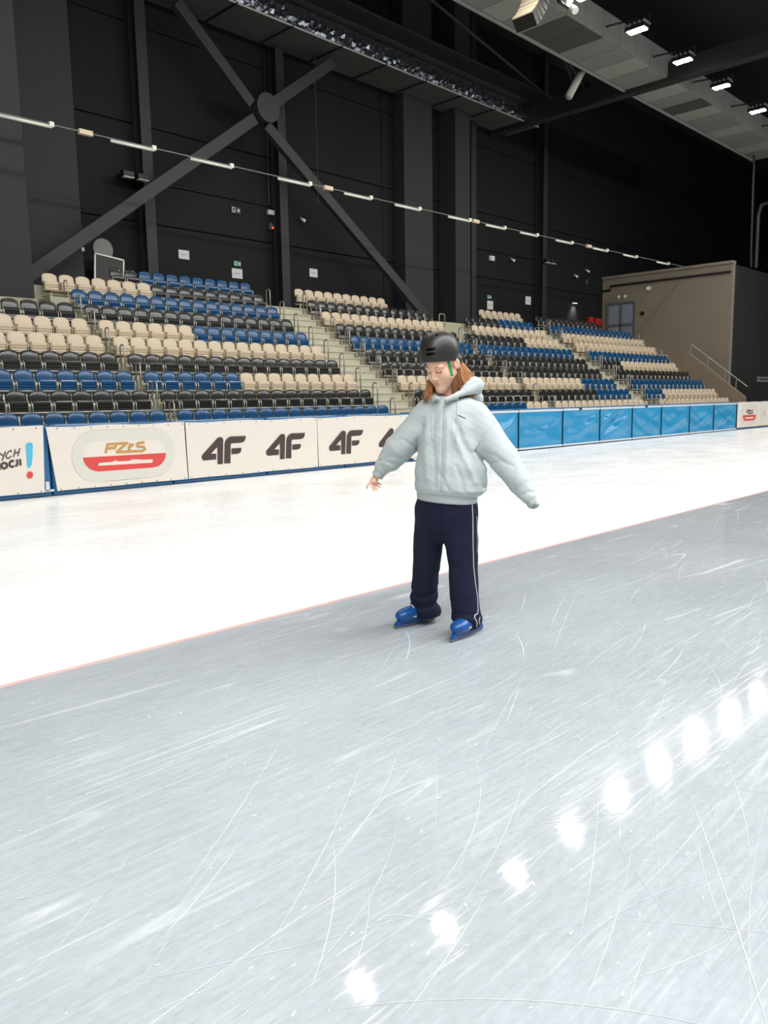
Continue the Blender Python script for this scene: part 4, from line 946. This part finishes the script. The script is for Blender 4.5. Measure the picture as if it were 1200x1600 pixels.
L.crease([(-.04, .79), (-.05, .6), (-.07, .45)], .004, .02, .2); L.crease([(.1, .75), (.11, .55), (.10, .35)], .004, .02, .1); L.crease([(-.02, .34), (-.035, .27), (.0, .22)], .006, .015, .3)
L.ripple(25, .0007, 9)
S_, (X_, Y_, Z_) = L.sl((-.3, -.3, 0), (.35, .45, .1)); L.d[S_] = np.maximum(L.d[S_], .045 - Z_ - 0 * X_ - 0 * Y_)
tme = sdf_mesh('trousers', [L], m_trouser); tro = put('trousers', tme, pe); trb = bvh_of(tme)
ribbon_on(trb, [(.182, .80), (.186, .72), (.187, .55), (.19, .43), (.20, .33), (.213, .24), (.216, .165), (.212, .145), (.196, .14), (.194, .125), (.205, .105), (.21, .085), (.207, .065)], .0032, 'white_piping', m_piping, tro, off=-.0005)
ribbon_on(trb, [(.211, .72), (.214, .6), (.214, .5)], .0018, 'white_piping', m_piping, tro, off=-.0005)
ribbon_on(trb, [(.226, .12), (.222, .1), (.226, .075)], .003, 'white_piping', m_piping, tro, off=-.0005)

# skates
def skate(toe, heel, lean, side):
    toe = np.array(toe); heel = np.array(heel); f = toe - heel; Ln = np.linalg.norm(f); f = f / Ln; f3 = np.array([f[0], f[1], 0]); s3 = np.array([-f[1], f[0], 0]); u3 = np.array([0, 0, 1.])
    o_ = (toe + heel) / 2; C0 = np.array([o_[0], o_[1], 0]); g = lambda a, b_, c: C0 + a * f3 + b_ * s3 + c * u3
    E = SDF(C0 - [.26, .26, 0], C0 + [.26, .26, .26], .0045); ax = [f3, s3, u3]
    E.ell(g(.085, 0, .078), (.075, .05, .04), .02, ax); E.ell(g(.02, 0, .085), (.09, .045, .045), .02, ax); E.ell(g(-.07, 0, .085), (.06, .042, .045), .02, ax)
    E.chain([g(-.04, 0, .1), g(-.03, 0, .17)], [.04, .04], .02)
    E.chain([g(-.1, 0, .05), g(.12, 0, .05)], [.022, .022], .015)
    sk = put('ice_skate', sdf_mesh('ice_skate', [E], m_skate), pe)
    pl = [(-.145, .022), (.165, .022), (.172, .03), (.15, .052), (.12, .062), (.06, .05), (.02, .058), (-.03, .05), (-.09, .062), (-.14, .05)]
    def plate(pl, w): 
        b_ = MB(); n = len(pl); b_.add([g(a, -w, c) for a, c in pl] + [g(a, w, c) for a, c in pl], [tuple(range(n)), tuple(reversed(range(n, 2 * n)))] + [(i, n + i, n + (i + 1) % n, (i + 1) % n) for i in range(n)]); return b_
    plate([(a, c - .004) for a, c in pl], .011).build('blade_holder', m_skate_d if side else m_skate, sk)
    plate([(-.15, .001), (.16, .001), (.178, .012), (.172, .026), (-.15, .02)], .0025).build('blade', m_steel, sk)
    lb = MB()
    for q in range(4): lb.tube([g(.06 - q * .018, -.03, .112 + q * .008), g(.055 - q * .018, 0, .124 + q * .008), g(.06 - q * .018, .03, .112 + q * .008)], .004, 6)
    lb.build('lace', m_lace, sk)
    b_ = MB(); b_.box((-.012, -.002, -.003), (.012, .002, .003)); bb = b_.build('buckle_mark', m_piping, sk, False, tuple(g(.05, .047 if side else .049, .07))); bb.rotation_euler[2] = math.atan2(f[1], f[0])
    return sk
skate((-.284, .09), (-.03, .31), 0, 0)
skate((.075, -.16), (.243, .07), 0, 0)
